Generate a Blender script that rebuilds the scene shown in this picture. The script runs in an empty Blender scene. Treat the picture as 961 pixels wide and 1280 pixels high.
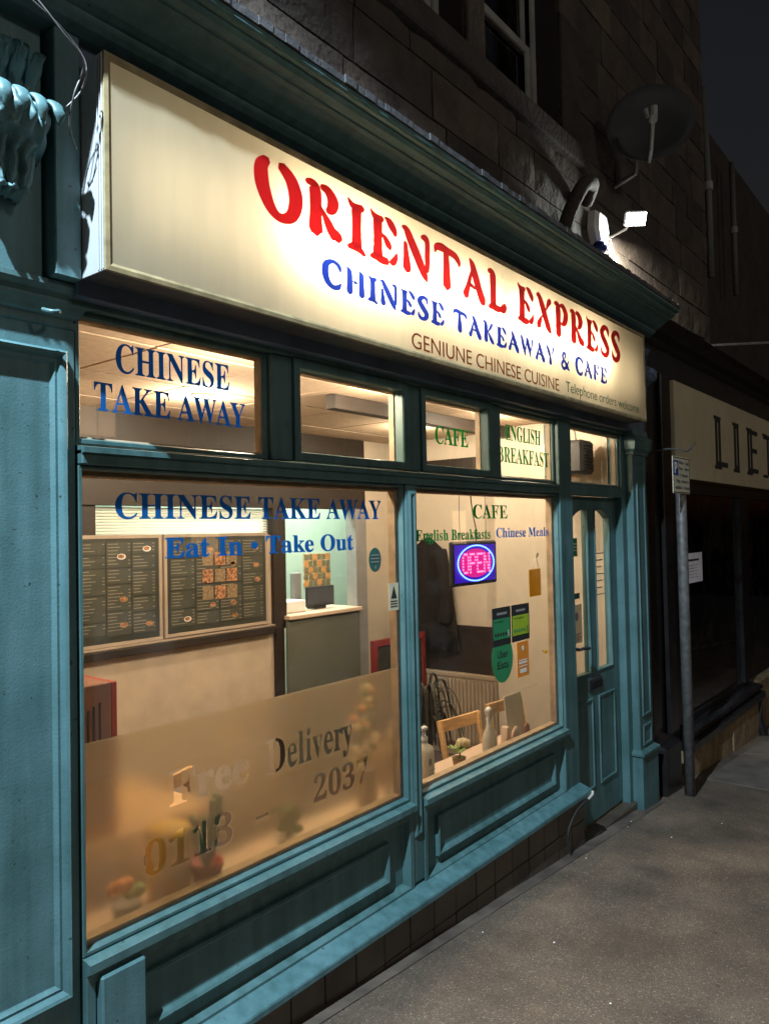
import bpy, bmesh, math, random
from mathutils import Vector, Matrix
random.seed(7)
S = bpy.context.scene
C = S.collection
R = math.radians

# ------------------------------------------------------------------ camera
cam = bpy.data.cameras.new('camera'); camo = bpy.data.objects.new('camera', cam); C.objects.link(camo)
AX = Vector((0.61963689, 0.00815848, 0.7848462))     # facade axis x in (right, down, forward)
AY = Vector((-0.78462115, 0.03254083, 0.61912095))
AZ = Vector((-0.02048846, -0.99943711, 0.02656482))
right = Vector((AX[0], AY[0], AZ[0])); down = Vector((AX[1], AY[1], AZ[1])); fwd = Vector((AX[2], AY[2], AZ[2]))
m = Matrix((right, -down, -fwd)).transposed().to_4x4(); m.translation = Vector((0, -2.0, 0))
camo.matrix_world = m
cam.sensor_fit = 'VERTICAL'; cam.sensor_height = 24.0; cam.lens = 24.0 * 962.0 / 1280.0
cam.clip_start = 0.05; cam.clip_end = 600
S.camera = camo

# ------------------------------------------------------------------ world, exposure
W = bpy.data.worlds.new('World'); S.world = W; W.use_nodes = True
wn = W.node_tree.nodes; wl = W.node_tree.links
sky = wn.new('ShaderNodeTexSky'); sky.sky_type = 'NISHITA'; sky.sun_disc = False
sky.sun_elevation = R(-2.0); sky.sun_rotation = R(200)
wn['Background'].inputs['Strength'].default_value = 0.10
wl.new(sky.outputs[0], wn['Background'].inputs['Color'])
S.view_settings.view_transform = 'Standard'; S.view_settings.look = 'None'
S.view_settings.exposure = 0.0; S.view_settings.gamma = 1.0
S.cycles.use_denoising = True
S.cycles.max_bounces = 10; S.cycles.transparent_max_bounces = 16
S.cycles.sample_clamp_indirect = 6.0
S.cycles.caustics_reflective = False

# ------------------------------------------------------------------ lamps
def plight(name, loc, power, col, rad):
    d = bpy.data.lights.new(name, 'POINT'); d.energy = power; d.color = col; d.shadow_soft_size = rad
    o = bpy.data.objects.new(name, d); o.location = loc; C.objects.link(o); return o
def alight(name, loc, target, power, col, sx, sy, spread=180):
    d = bpy.data.lights.new(name, 'AREA'); d.energy = power; d.color = col; d.shape = 'RECTANGLE'; d.size = sx; d.size_y = sy
    d.spread = R(spread)
    o = bpy.data.objects.new(name, d); o.location = loc
    v = Vector(target) - Vector(loc); o.rotation_euler = v.to_track_quat('-Z', 'Y').to_euler(); C.objects.link(o); return o
STREET = Vector((-0.72, -1.12, 3.50))
sl_ = plight('street_light', STREET, 2500, (0.70, 0.87, 1.0), 0.035)
sl_.data.type = 'SPOT'; sl_.data.spot_size = R(134); sl_.data.spot_blend = .35      # cut-off lantern, aimed down the pavement
sl_.data.shadow_soft_size = .035
sl_.rotation_euler = (0, R(-4), 0)
plight('far_street_light', (1.5, -9.0, 4.6), 330, (1.0, 0.95, 0.86), 0.5)
plight('distant_street_light', (13.0, -8.0, 5.0), 110, (1.0, 0.86, 0.74), 0.5)
WARM = (1.0, 0.81, 0.58)
DOWN = [(2.20, 0.32), (2.7, 1.40), (3.30, 0.42), (4.58, 0.43), (4.6, 1.3)]

# ------------------------------------------------------------------ materials
def newmat(name):
    mt = bpy.data.materials.new(name); mt.use_nodes = True
    return mt, mt.node_tree.nodes, mt.node_tree.links, mt.node_tree.nodes['Principled BSDF']
def mat(name, col, rough=0.5, metal=0.0, var=0.12, scale=6.0, bump=0.0, bscale=60.0, bdist=0.002, col2=None, spec=None, stretch=None):
    mt, n, l, p = newmat(name)
    p.inputs['Roughness'].default_value = rough; p.inputs['Metallic'].default_value = metal
    if spec is not None: p.inputs['Specular IOR Level'].default_value = spec
    tc = n.new('ShaderNodeTexCoord'); src = tc.outputs['Object']
    if stretch:
        mp = n.new('ShaderNodeMapping'); mp.inputs['Scale'].default_value = stretch; l.new(src, mp.inputs['Vector']); src = mp.outputs[0]
    nz = n.new('ShaderNodeTexNoise'); nz.inputs['Scale'].default_value = scale; nz.inputs['Detail'].default_value = 7
    l.new(src, nz.inputs['Vector'])
    cr = n.new('ShaderNodeValToRGB'); cr.color_ramp.elements[0].position = .32; cr.color_ramp.elements[1].position = .68
    a = tuple(max(0, c * (1 - var)) for c in col); b = tuple(min(1, c * (1 + var)) for c in (col2 or col))
    cr.color_ramp.elements[0].color = (*a, 1); cr.color_ramp.elements[1].color = (*b, 1)
    l.new(nz.outputs['Fac'], cr.inputs[0]); l.new(cr.outputs[0], p.inputs['Base Color'])
    mr = n.new('ShaderNodeMapRange'); mr.inputs[3].default_value = max(.03, rough - .1); mr.inputs[4].default_value = min(1, rough + .1)
    l.new(nz.outputs['Fac'], mr.inputs[0]); l.new(mr.outputs[0], p.inputs['Roughness'])
    if bump:
        bz = n.new('ShaderNodeTexNoise'); bz.inputs['Scale'].default_value = bscale; bz.inputs['Detail'].default_value = 4
        l.new(src, bz.inputs['Vector'])
        bp = n.new('ShaderNodeBump'); bp.inputs['Strength'].default_value = bump; bp.inputs['Distance'].default_value = bdist
        l.new(bz.outputs['Fac'], bp.inputs['Height']); l.new(bp.outputs[0], p.inputs['Normal'])
    return mt
M = {}
def teal_paint(name, col):
    # old gloss paint: brush ripples, dull grime patches, chipped specks
    mt, n, l, p = newmat(name)
    tc = n.new('ShaderNodeTexCoord')
    big = n.new('ShaderNodeTexNoise'); big.inputs['Scale'].default_value = 3.5; big.inputs['Detail'].default_value = 8; big.inputs['Roughness'].default_value = .65
    l.new(tc.outputs['Object'], big.inputs['Vector'])
    cr = n.new('ShaderNodeValToRGB'); e = cr.color_ramp.elements
    e[0].position = .38; e[0].color = (col[0] * .55, col[1] * .64, col[2] * .60, 1); e[1].position = .60; e[1].color = (col[0] * 1.12, col[1] * 1.1, col[2] * 1.08, 1)
    mp = n.new('ShaderNodeMapping'); mp.inputs['Scale'].default_value = (22, 22, 1.6); l.new(tc.outputs['Object'], mp.inputs[0])
    stn = n.new('ShaderNodeTexNoise'); stn.inputs['Scale'].default_value = 1.0; stn.inputs['Detail'].default_value = 6; l.new(mp.outputs[0], stn.inputs['Vector'])
    av = n.new('ShaderNodeMath'); av.operation = 'MULTIPLY_ADD'; av.inputs[1].default_value = .45
    hb = n.new('ShaderNodeMath'); hb.operation = 'MULTIPLY'; hb.inputs[1].default_value = .55; l.new(big.outputs['Fac'], hb.inputs[0])
    l.new(stn.outputs['Fac'], av.inputs[0]); l.new(hb.outputs[0], av.inputs[2]); l.new(av.outputs[0], cr.inputs[0])
    sp = n.new('ShaderNodeTexNoise'); sp.inputs['Scale'].default_value = 55; sp.inputs['Detail'].default_value = 3
    l.new(tc.outputs['Object'], sp.inputs['Vector'])
    th = n.new('ShaderNodeMapRange'); th.inputs[1].default_value = .70; th.inputs[2].default_value = .73; l.new(sp.outputs['Fac'], th.inputs[0])
    mx = n.new('ShaderNodeMixRGB'); mx.inputs[2].default_value = (.03, .035, .03, 1)
    l.new(th.outputs[0], mx.inputs[0]); l.new(cr.outputs[0], mx.inputs[1]); l.new(mx.outputs[0], p.inputs['Base Color'])
    mr = n.new('ShaderNodeMapRange'); mr.inputs[3].default_value = .36; mr.inputs[4].default_value = .6
    l.new(big.outputs['Fac'], mr.inputs[0]); l.new(mr.outputs[0], p.inputs['Roughness'])
    fine = n.new('ShaderNodeTexNoise'); fine.inputs['Scale'].default_value = 140; fine.inputs['Detail'].default_value = 5
    l.new(tc.outputs['Object'], fine.inputs['Vector'])
    ad = n.new('ShaderNodeMath'); ad.operation = 'ADD'; l.new(fine.outputs['Fac'], ad.inputs[0]); l.new(big.outputs['Fac'], ad.inputs[1])
    bp = n.new('ShaderNodeBump'); bp.inputs['Strength'].default_value = .35; bp.inputs['Distance'].default_value = .0022
    l.new(ad.outputs[0], bp.inputs['Height']); l.new(bp.outputs[0], p.inputs['Normal'])
    return mt
M['teal'] = teal_paint('teal_gloss_paint', (0.070, 0.148, 0.158))
M['teal_lt'] = teal_paint('teal_pale_paint', (0.080, 0.172, 0.192))  # same paint shader, a little lighter and bluer
M['navy'] = mat('dark_blue_green_paint', (0.085, 0.125, 0.19), .6, var=.25, bump=.3)
M['lead'] = mat('lead_flashing', (0.06, 0.06, 0.065), .6, bump=.6, bscale=30, bdist=.01)
M['jamb'] = mat('bare_timber_bead', (0.42, 0.31, 0.2), .6, var=.25, scale=15, bump=.3)
M['alu'] = mat('sign_case_metal', (0.42, 0.44, 0.46), .42, 0.0, var=.15, bump=.2, stretch=(1, 1, .2))
M['edge'] = mat('sign_trim_brass_tape', (0.30, 0.24, 0.13), .5, var=.3, scale=20)
M['black'] = mat('black_gloss_paint', (0.012, 0.011, 0.012), .3, var=.3, bump=.3)
M['blackmatt'] = mat('black_matt', (0.02, 0.02, 0.022), .7)
M['wood_dark'] = mat('dark_brown_wood', (0.022, 0.014, 0.010), .55, var=.3, scale=8, stretch=(1, 1, 8))
M['cream'] = mat('cream_wall_paint', (0.62, 0.50, 0.38), .8, var=.10, bump=.15)
M['white_wall'] = mat('white_wall_paint', (0.62, 0.54, 0.44), .8, var=.04, bump=.15)
M['kitchen'] = mat('pale_green_wall', (0.58, 0.68, 0.58), .7, var=.04)
M['tile_c'] = mat('ceiling_tile_board', (0.62, 0.46, 0.33), .9, var=.1, scale=30, bump=.5, bscale=200)
M['tbar'] = mat('ceiling_bar_shadowed', (0.16, 0.10, 0.06), .6)  # dark brown includes the shadow lines along the ceiling bars
M['floor_in'] = mat('brown_vinyl_floor', (0.12, 0.08, 0.055), .5, var=.25)
M['pine'] = mat('varnished_beech', (0.72, 0.45, 0.21), .42, var=.18, scale=5, stretch=(2, 2, 12))
M['shelf'] = mat('window_shelf_laminate', (0.72, 0.53, 0.40), .45, var=.08)
M['rad'] = mat('radiator_enamel', (0.42, 0.34, 0.26), .45, var=.06)
M['coat'] = mat('black_coat_cloth', (0.007, 0.006, 0.007), .95, var=.3, bump=.5, bscale=40, bdist=.01)
M['grey_pl'] = mat('grey_plastic', (0.3, 0.3, 0.31), .4)
M['galv'] = mat('galvanised_steel', (0.18, 0.18, 0.18), .5, .5, var=.3, scale=25, bump=.2)
M['red_frame'] = mat('red_painted_wood', (0.18, 0.018, 0.022), .5)
M['chalk'] = mat('chalkboard', (0.018, 0.022, 0.02), .8, var=.5, scale=20)
M['carton'] = mat('brown_cardboard', (0.30, 0.14, 0.08), .8, var=.12)
M['carton_red'] = mat('red_print', (0.40, 0.06, 0.03), .7)
M['terracotta'] = mat('red_pot', (0.42, 0.06, 0.05), .5)
M['brownpot'] = mat('brown_pot', (0.28, 0.18, 0.07), .5)
M['yellow'] = mat('yellow_plastic', (0.80, 0.47, 0.03), .5, var=.1)
M['leaf'] = mat('green_leaf', (0.07, 0.14, 0.04), .5, var=.3, scale=20)
M['leaf_lt'] = mat('pale_green_leaf', (0.30, 0.42, 0.16), .5, var=.2, scale=20)
M['leaf_dk'] = mat('dark_frond', (0.022, 0.020, 0.012), .7)
M['petal_o'] = mat('orange_petal', (0.80, 0.28, 0.08), .6, var=.15)
M['navy_v'] = mat('teal_sticker', (0.03, 0.12, 0.10), .6)
M['print'] = mat('black_print', (0.02, 0.02, 0.022), .6)
M['white_p'] = mat('white_print', (0.8, 0.8, 0.78), .6)
M['grey_p'] = mat('grey_print', (0.28, 0.28, 0.27), .6)
M['orange_s'] = mat('orange_sticker', (0.80, 0.27, 0.03), .5)
M['lime'] = mat('lime_sticker', (0.35, 0.50, 0.03), .5)
M['greens'] = mat('green_sticker', (0.03, 0.25, 0.10), .5)
M['cctv'] = mat('pale_sticker', (0.62, 0.55, 0.38), .6)
M['sig_cream'] = mat('cream_fascia_board', (0.58, 0.53, 0.36), .55, var=.06)
M['paper'] = mat('white_paper', (0.8, 0.78, 0.85), .7)
M['menu_bg'] = mat('menu_board_dark', (0.035, 0.038, 0.03), .45, var=.2)
M['menu_cell'] = mat('menu_cell_dark', (0.060, 0.063, 0.050), .45, var=.15)
M['menu_text'] = mat('menu_text_print', (0.30, 0.27, 0.2), .6)
M['food_a'] = mat('food_photo_warm', (0.22, 0.05, 0.025), .5, var=.6, scale=60, col2=(0.40, .20, .09))
M['food_b'] = mat('food_photo_pale', (0.26, 0.18, 0.10), .5, var=.4, scale=60)
M['menu_frame'] = mat('pale_menu_frame', (0.42, 0.34, 0.27), .4)
M['blind'] = mat('white_blind_slat', (0.80, 0.78, 0.70), .5, var=.03)
M['counter'] = mat('grey_green_counter', (0.13, 0.14, 0.115), .5, var=.06)
M['calendar'] = mat('orange_calendar', (0.60, 0.20, 0.08), .6, var=.5, scale=25, col2=(.8, .45, .25))
M['screen'] = mat('dark_screen', (0.07, 0.075, 0.09), .25)
M['tile_w'] = mat('brown_glazed_tile', (0.070, 0.055, 0.040), .35, var=.35, scale=5, bump=.2)
M['grout'] = mat('dark_mortar', (0.035, 0.028, 0.022), .9)
M['plinth_s'] = mat('ochre_sandstone', (0.22, 0.15, 0.08), .85, var=.35, scale=7, bump=.8, bscale=25, bdist=.012)
M['dish'] = mat('dish_grey_mesh', (0.035, 0.035, 0.038), .7)
M['sash'] = mat('grimy_sash_paint', (0.30, 0.30, 0.28), .5, var=.15)
M['pipe_paint'] = mat('dirty_pipe_paint', (0.13, 0.13, 0.12), .6)
M['darkroom'] = mat('dark_room_behind_glass', (0.01, 0.01, 0.013), .9)
M['bluelens'] = mat('blue_lens', (0.01, 0.02, 0.15), .15)
M['blue_p'] = mat('parking_blue', (0.01, 0.05, 0.30), .5)
M['plate'] = mat('parking_plate_cream', (0.62, 0.60, 0.47), .5)

def stone_mat():
    mt, n, l, p = newmat('sooty_sandstone')
    tc = n.new('ShaderNodeTexCoord'); g = n.new('ShaderNodeNewGeometry')
    oi = n.new('ShaderNodeObjectInfo')
    nz = n.new('ShaderNodeTexNoise'); nz.inputs['Scale'].default_value = 4; nz.inputs['Detail'].default_value = 9; nz.inputs['Roughness'].default_value = .7
    l.new(g.outputs['Position'], nz.inputs['Vector'])
    cr = n.new('ShaderNodeValToRGB'); e = cr.color_ramp.elements
    e[0].position = .3; e[0].color = (.033, .025, .021, 1); e[1].position = .75; e[1].color = (.105, .078, .060, 1)
    l.new(nz.outputs['Fac'], cr.inputs[0])
    hv = n.new('ShaderNodeHueSaturation'); mr = n.new('ShaderNodeMapRange'); mr.inputs[3].default_value = .6; mr.inputs[4].default_value = 1.35
    l.new(oi.outputs['Random'], mr.inputs[0]); l.new(mr.outputs[0], hv.inputs['Value']); l.new(cr.outputs[0], hv.inputs['Color'])
    l.new(hv.outputs[0], p.inputs['Base Color']); p.inputs['Roughness'].default_value = .9
    b2 = n.new('ShaderNodeTexNoise'); b2.inputs['Scale'].default_value = 30; b2.inputs['Detail'].default_value = 8
    l.new(g.outputs['Position'], b2.inputs['Vector'])
    bp = n.new('ShaderNodeBump'); bp.inputs['Strength'].default_value = .8; bp.inputs['Distance'].default_value = .015
    l.new(b2.outputs['Fac'], bp.inputs['Height']); l.new(bp.outputs[0], p.inputs['Normal'])
    return mt
M['stone'] = stone_mat()
def asphalt():
    mt, n, l, p = newmat('worn_asphalt')
    g = n.new('ShaderNodeNewGeometry')
    vo = n.new('ShaderNodeTexVoronoi'); vo.inputs['Scale'].default_value = 210; l.new(g.outputs['Position'], vo.inputs['Vector'])
    sx = n.new('ShaderNodeSeparateColor'); l.new(vo.outputs['Color'], sx.inputs[0])
    cr = n.new('ShaderNodeValToRGB'); e = cr.color_ramp.elements
    e[0].position = 0; e[0].color = (.085, .062, .044, 1); e[1].position = .955; e[1].color = (.175, .129, .091, 1)
    e2 = cr.color_ramp.elements.new(.985); e2.color = (.33, .28, .22, 1)
    l.new(sx.outputs[0], cr.inputs[0])
    nz = n.new('ShaderNodeTexNoise'); nz.inputs['Scale'].default_value = 2.2; nz.inputs['Detail'].default_value = 8; nz.inputs['Roughness'].default_value = .6
    l.new(g.outputs['Position'], nz.inputs['Vector'])
    mr = n.new('ShaderNodeMapRange'); mr.inputs[1].default_value = .3; mr.inputs[2].default_value = .7; mr.inputs[3].default_value = .5; mr.inputs[4].default_value = 1.35
    l.new(nz.outputs['Fac'], mr.inputs[0])
    hv = n.new('ShaderNodeHueSaturation'); l.new(mr.outputs[0], hv.inputs['Value']); l.new(cr.outputs[0], hv.inputs['Color'])
    l.new(hv.outputs[0], p.inputs['Base Color'])
    p.inputs['Roughness'].default_value = .72
    bp = n.new('ShaderNodeBump'); bp.inputs['Strength'].default_value = .9; bp.inputs['Distance'].default_value = .004
    l.new(vo.outputs['Distance'], bp.inputs['Height']); l.new(bp.outputs[0], p.inputs['Normal'])
    return mt
M['asphalt'] = asphalt()
M['slab'] = mat('concrete_slab', (0.12, 0.098, 0.078), .85, var=.25, scale=5, bump=.5, bscale=80, bdist=.003)
M['slab_dark'] = mat('shaded_dirty_mortar', (0.085, 0.065, 0.05), .9, var=.5, scale=6, bump=.6, bscale=60, bdist=.004)  # dirt tone, darkened further to carry the shade along the wall foot
M['kerb'] = mat('kerb_stone', (0.2, 0.19, 0.17), .85)

def glassmat(name='window_glass', tint=(.93, .96, .94), dirt=.065):
    mt = bpy.data.materials.new(name); mt.use_nodes = True; n = mt.node_tree.nodes; l = mt.node_tree.links
    n.remove(n['Principled BSDF']); out = n['Material Output']
    tr = n.new('ShaderNodeBsdfTransparent'); tr.inputs[0].default_value = (*tint, 1)
    gl = n.new('ShaderNodeBsdfGlossy'); gl.inputs['Roughness'].default_value = .02
    fr = n.new('ShaderNodeFresnel'); fr.inputs[0].default_value = 1.5
    mu = n.new('ShaderNodeMath'); mu.operation = 'MULTIPLY'; mu.inputs[1].default_value = 1.6; l.new(fr.outputs[0], mu.inputs[0])
    mx = n.new('ShaderNodeMixShader'); l.new(mu.outputs[0], mx.inputs[0]); l.new(tr.outputs[0], mx.inputs[1]); l.new(gl.outputs[0], mx.inputs[2])
    # dust and wiping smears
    tc = n.new('ShaderNodeTexCoord'); nz = n.new('ShaderNodeTexNoise'); nz.inputs['Scale'].default_value = 3; nz.inputs['Detail'].default_value = 9; nz.inputs['Distortion'].default_value = 1.5
    l.new(tc.outputs['Object'], nz.inputs['Vector'])
    mr = n.new('ShaderNodeMapRange'); mr.inputs[1].default_value = .45; mr.inputs[2].default_value = .8; mr.inputs[4].default_value = dirt; l.new(nz.outputs['Fac'], mr.inputs[0])
    df = n.new('ShaderNodeBsdfDiffuse'); df.inputs[0].default_value = (.6, .6, .6, 1)
    m2 = n.new('ShaderNodeMixShader'); l.new(mr.outputs[0], m2.inputs[0]); l.new(mx.outputs[0], m2.inputs[1]); l.new(df.outputs[0], m2.inputs[2])
    l.new(m2.outputs[0], out.inputs[0]); return mt
M['glass'] = glassmat()
M['glass_dk'] = glassmat('dark_shop_glass', (.55, .58, .56), .03)
def frostmat():
    mt = bpy.data.materials.new('frosted_film'); mt.use_nodes = True; n = mt.node_tree.nodes; l = mt.node_tree.links
    n.remove(n['Principled BSDF']); out = n['Material Output']
    rf = n.new('ShaderNodeBsdfRefraction'); rf.inputs['Roughness'].default_value = .27; rf.inputs['IOR'].default_value = 1.35; rf.inputs[0].default_value = (1.0, .96, .84, 1)
    tl = n.new('ShaderNodeBsdfTranslucent'); tl.inputs[0].default_value = (.9, .78, .60, 1)
    df = n.new('ShaderNodeBsdfDiffuse'); df.inputs[0].default_value = (.5, .5, .5, 1)
    m1 = n.new('ShaderNodeMixShader'); m1.inputs[0].default_value = .2; l.new(rf.outputs[0], m1.inputs[1]); l.new(tl.outputs[0], m1.inputs[2])
    m2 = n.new('ShaderNodeMixShader'); m2.inputs[0].default_value = .08; l.new(m1.outputs[0], m2.inputs[1]); l.new(df.outputs[0], m2.inputs[2])
    l.new(m2.outputs[0], out.inputs[0]); return mt
M['frost'] = frostmat()
def transl(name, col, mix=.6, rough=.35):
    mt, n, l, p = newmat(name); out = n['Material Output']
    p.inputs['Base Color'].default_value = (*col, 1); p.inputs['Roughness'].default_value = rough
    tl = n.new('ShaderNodeBsdfTranslucent'); tl.inputs[0].default_value = (*col, 1)
    mx = n.new('ShaderNodeMixShader'); mx.inputs[0].default_value = mix
    tc = n.new('ShaderNodeTexCoord'); mp = n.new('ShaderNodeMapping'); mp.inputs['Scale'].default_value = (6, 1, 1.2); l.new(tc.outputs['Object'], mp.inputs[0])
    nz = n.new('ShaderNodeTexNoise'); nz.inputs['Scale'].default_value = 3; nz.inputs['Detail'].default_value = 6; l.new(mp.outputs[0], nz.inputs['Vector'])
    mr = n.new('ShaderNodeMapRange'); mr.inputs[1].default_value = .35; mr.inputs[2].default_value = .7; mr.inputs[3].default_value = .93; mr.inputs[4].default_value = 1.0; l.new(nz.outputs['Fac'], mr.inputs[0])
    hv = n.new('ShaderNodeHueSaturation'); hv.inputs['Color'].default_value = (*col, 1); l.new(mr.outputs[0], hv.inputs['Value'])
    l.new(hv.outputs[0], tl.inputs[0]); l.new(hv.outputs[0], p.inputs['Base Color'])
    l.new(p.outputs[0], mx.inputs[1]); l.new(tl.outputs[0], mx.inputs[2]); l.new(mx.outputs[0], out.inputs[0]); return mt
M['acrylic'] = transl('cream_acrylic_sign_face', (0.66, 0.565, 0.40), .6)
M['red_l'] = transl('red_sign_vinyl', (0.60, 0.012, 0.014), .35)
M['blue_l'] = transl('blue_sign_vinyl', (0.012, 0.05, 0.55), .4)
M['brown_l'] = transl('brown_sign_vinyl', (0.36, 0.07, 0.015), .25)
M['green_l'] = transl('green_sign_vinyl', (0.03, 0.17, 0.09), .25)
M['bagy'] = transl('yellow_card', (0.85, 0.58, 0.03), .5)
M['white_pl'] = transl('milky_white_plastic', (0.80, 0.76, 0.66), .35)
M['petal'] = transl('cream_petal', (0.90, 0.80, 0.55), .4)
M['blue_v'] = transl('blue_vinyl', (0.02, 0.22, 0.60), .6)
M['green_v'] = transl('green_vinyl', (0.015, 0.32, 0.09), .6)
def emis(name, col, st):
    mt, n, l, p = newmat(name); p.inputs['Base Color'].default_value = (*[c * .2 for c in col], 1)
    p.inputs['Emission Color'].default_value = (*col, 1); p.inputs['Emission Strength'].default_value = st; return mt
M['e_lamp'] = emis('lamp_glow_warm', (1, .8, .5), 9)
M['e_flood'] = emis('floodlight_led', (.92, 1, .98), 28)
M['e_red'] = emis('led_red', (1, .10, .22), 5)
M['e_blue'] = emis('led_blue', (.10, .22, 1), 7)
M['led_halo'] = emis('led_glow_blue', (.07, .01, .85), .5)  # emission imitates the blue halo of the LEDs on the backing
M['led_halo_r'] = emis('led_glow_red', (1, .02, .35), .8)  # emission imitates the red halo behind the LED letters

# ------------------------------------------------------------------ builders
BASE = {}
def thing(name, label, cat, loc, group=None, kind=None):
    o = bpy.data.objects.new(name, None); o.empty_display_size = .1; C.objects.link(o); o.location = loc
    if label: o['label'] = label
    if cat: o['category'] = cat
    if group: o['group'] = group
    if kind: o['kind'] = kind
    BASE[o.name] = Vector(loc); return o
def obj(name, bm, mt, parent=None, label=None, cat=None, kind=None, group=None, smooth=False, loc=None):
    me = bpy.data.meshes.new(name)
    base = BASE[parent.name] if parent else (Vector(loc) if loc else Vector((0, 0, 0)))
    if base.length: bmesh.ops.translate(bm, verts=bm.verts, vec=-base)
    bm.to_mesh(me); bm.free()
    if smooth:
        for f in me.polygons: f.use_smooth = True
    for x in (mt if isinstance(mt, (list, tuple)) else [mt]): me.materials.append(x)
    o = bpy.data.objects.new(name, me); C.objects.link(o)
    if parent: o.parent = parent; BASE[o.name] = base
    else: o.location = base; BASE[o.name] = base
    if label: o['label'] = label
    if cat: o['category'] = cat
    if kind: o['kind'] = kind
    if group: o['group'] = group
    return o
def NB(): return bmesh.new()
def bx(bm, x0, x1, y0, y1, z0, z1, bev=0.0):
    r = bmesh.ops.create_cube(bm, size=1)
    vs = r['verts']
    for v in vs:
        v.co = Vector((x0 if v.co.x < 0 else x1, y0 if v.co.y < 0 else y1, z0 if v.co.z < 0 else z1))
    if bev:
        es = {e for v in vs for e in v.link_edges}
        bmesh.ops.bevel(bm, geom=list(es), offset=bev, segments=1, affect='EDGES')
    return bm
def box(name, x0, x1, y0, y1, z0, z1, mt, parent=None, bev=.003, **k):
    return obj(name, bx(NB(), x0, x1, y0, y1, z0, z1, bev), mt, parent, **k)
def loft(bm, loops, close=True, cap0=False, cap1=False):
    vs = [[bm.verts.new(p) for p in L] for L in loops]
    n = len(vs[0])
    for a, b in zip(vs, vs[1:]):
        for i in range(n if close else n - 1):
            j = (i + 1) % n
            bm.faces.new((a[i], a[j], b[j], b[i]))
    if cap0: bm.faces.new(list(reversed(vs[0])))
    if cap1: bm.faces.new(vs[-1])
    bmesh.ops.recalc_face_normals(bm, faces=bm.faces)
    return bm
def ring(bm, x0, x1, z0, z1, prof, cap=False):
    L = [[(x0 + i, y, z0 + i), (x1 - i, y, z0 + i), (x1 - i, y, z1 - i), (x0 + i, y, z1 - i)] for i, y in prof]
    return loft(bm, L, True, False, cap)
def prof_x(bm, x0, x1, pts):
    return loft(bm, [[(x0, y, z) for y, z in pts], [(x1, y, z) for y, z in pts]], True, True, True)
def capring(bm, x0, x1, yf, yb, prof):
    L = [[(x0 - o, yb, z), (x0 - o, yf - o, z), (x1 + o, yf - o, z), (x1 + o, yb, z)] for o, z in prof]
    return loft(bm, L, True, True, True)
def tube(bm, pts, r, n=8, taper=None):
    pts = [Vector(p) for p in pts]; loops = []
    for i, p in enumerate(pts):
        d = (pts[min(i + 1, len(pts) - 1)] - pts[max(i - 1, 0)]).normalized()
        a = d.cross(Vector((0, 0, 1)));
        if a.length < .05: a = d.cross(Vector((1, 0, 0)))
        a.normalize(); b = d.cross(a)
        rr = r * (taper[i] if taper else 1)
        loops.append([p + a * math.cos(t * 2 * math.pi / n) * rr + b * math.sin(t * 2 * math.pi / n) * rr for t in range(n)])
    return loft(bm, loops, True, True, True)
def spline(pts, k=6):
    P = [Vector(p) for p in pts]; o = []
    for i in range(len(P) - 1):
        a, b, c, d = P[max(i - 1, 0)], P[i], P[i + 1], P[min(i + 2, len(P) - 1)]
        for j in range(k):
            t = j / k
            o.append(.5 * ((2 * b) + (-a + c) * t + (2 * a - 5 * b + 4 * c - d) * t * t + (-a + 3 * b - 3 * c + d) * t ** 3))
    o.append(P[-1]); return o
def lathe(bm, cx, cy, prof, n=20, sx=1, sy=1):
    return loft(bm, [[(cx + r * sx * math.cos(t * 2 * math.pi / n), cy + r * sy * math.sin(t * 2 * math.pi / n), z) for t in range(n)] for r, z in prof], True, True, True)
def ell(bm, c, rx, ry, rz, rot=None, seg=10):
    r = bmesh.ops.create_icosphere(bm, subdivisions=2, radius=1)
    mm = Matrix.Translation(c) @ (rot.to_matrix().to_4x4() if rot else Matrix()) @ Matrix.Diagonal((rx, ry, rz, 1))
    bmesh.ops.transform(bm, matrix=mm, verts=r['verts']); return bm
def disc(bm, cx, y, cz, rx, rz, th=.001, n=28):
    L = [[(cx + rx * math.cos(t * 2 * math.pi / n), yy, cz + rz * math.sin(t * 2 * math.pi / n)) for t in range(n)] for yy in (y, y + th)]
    return loft(bm, L, True, True, True)

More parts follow.
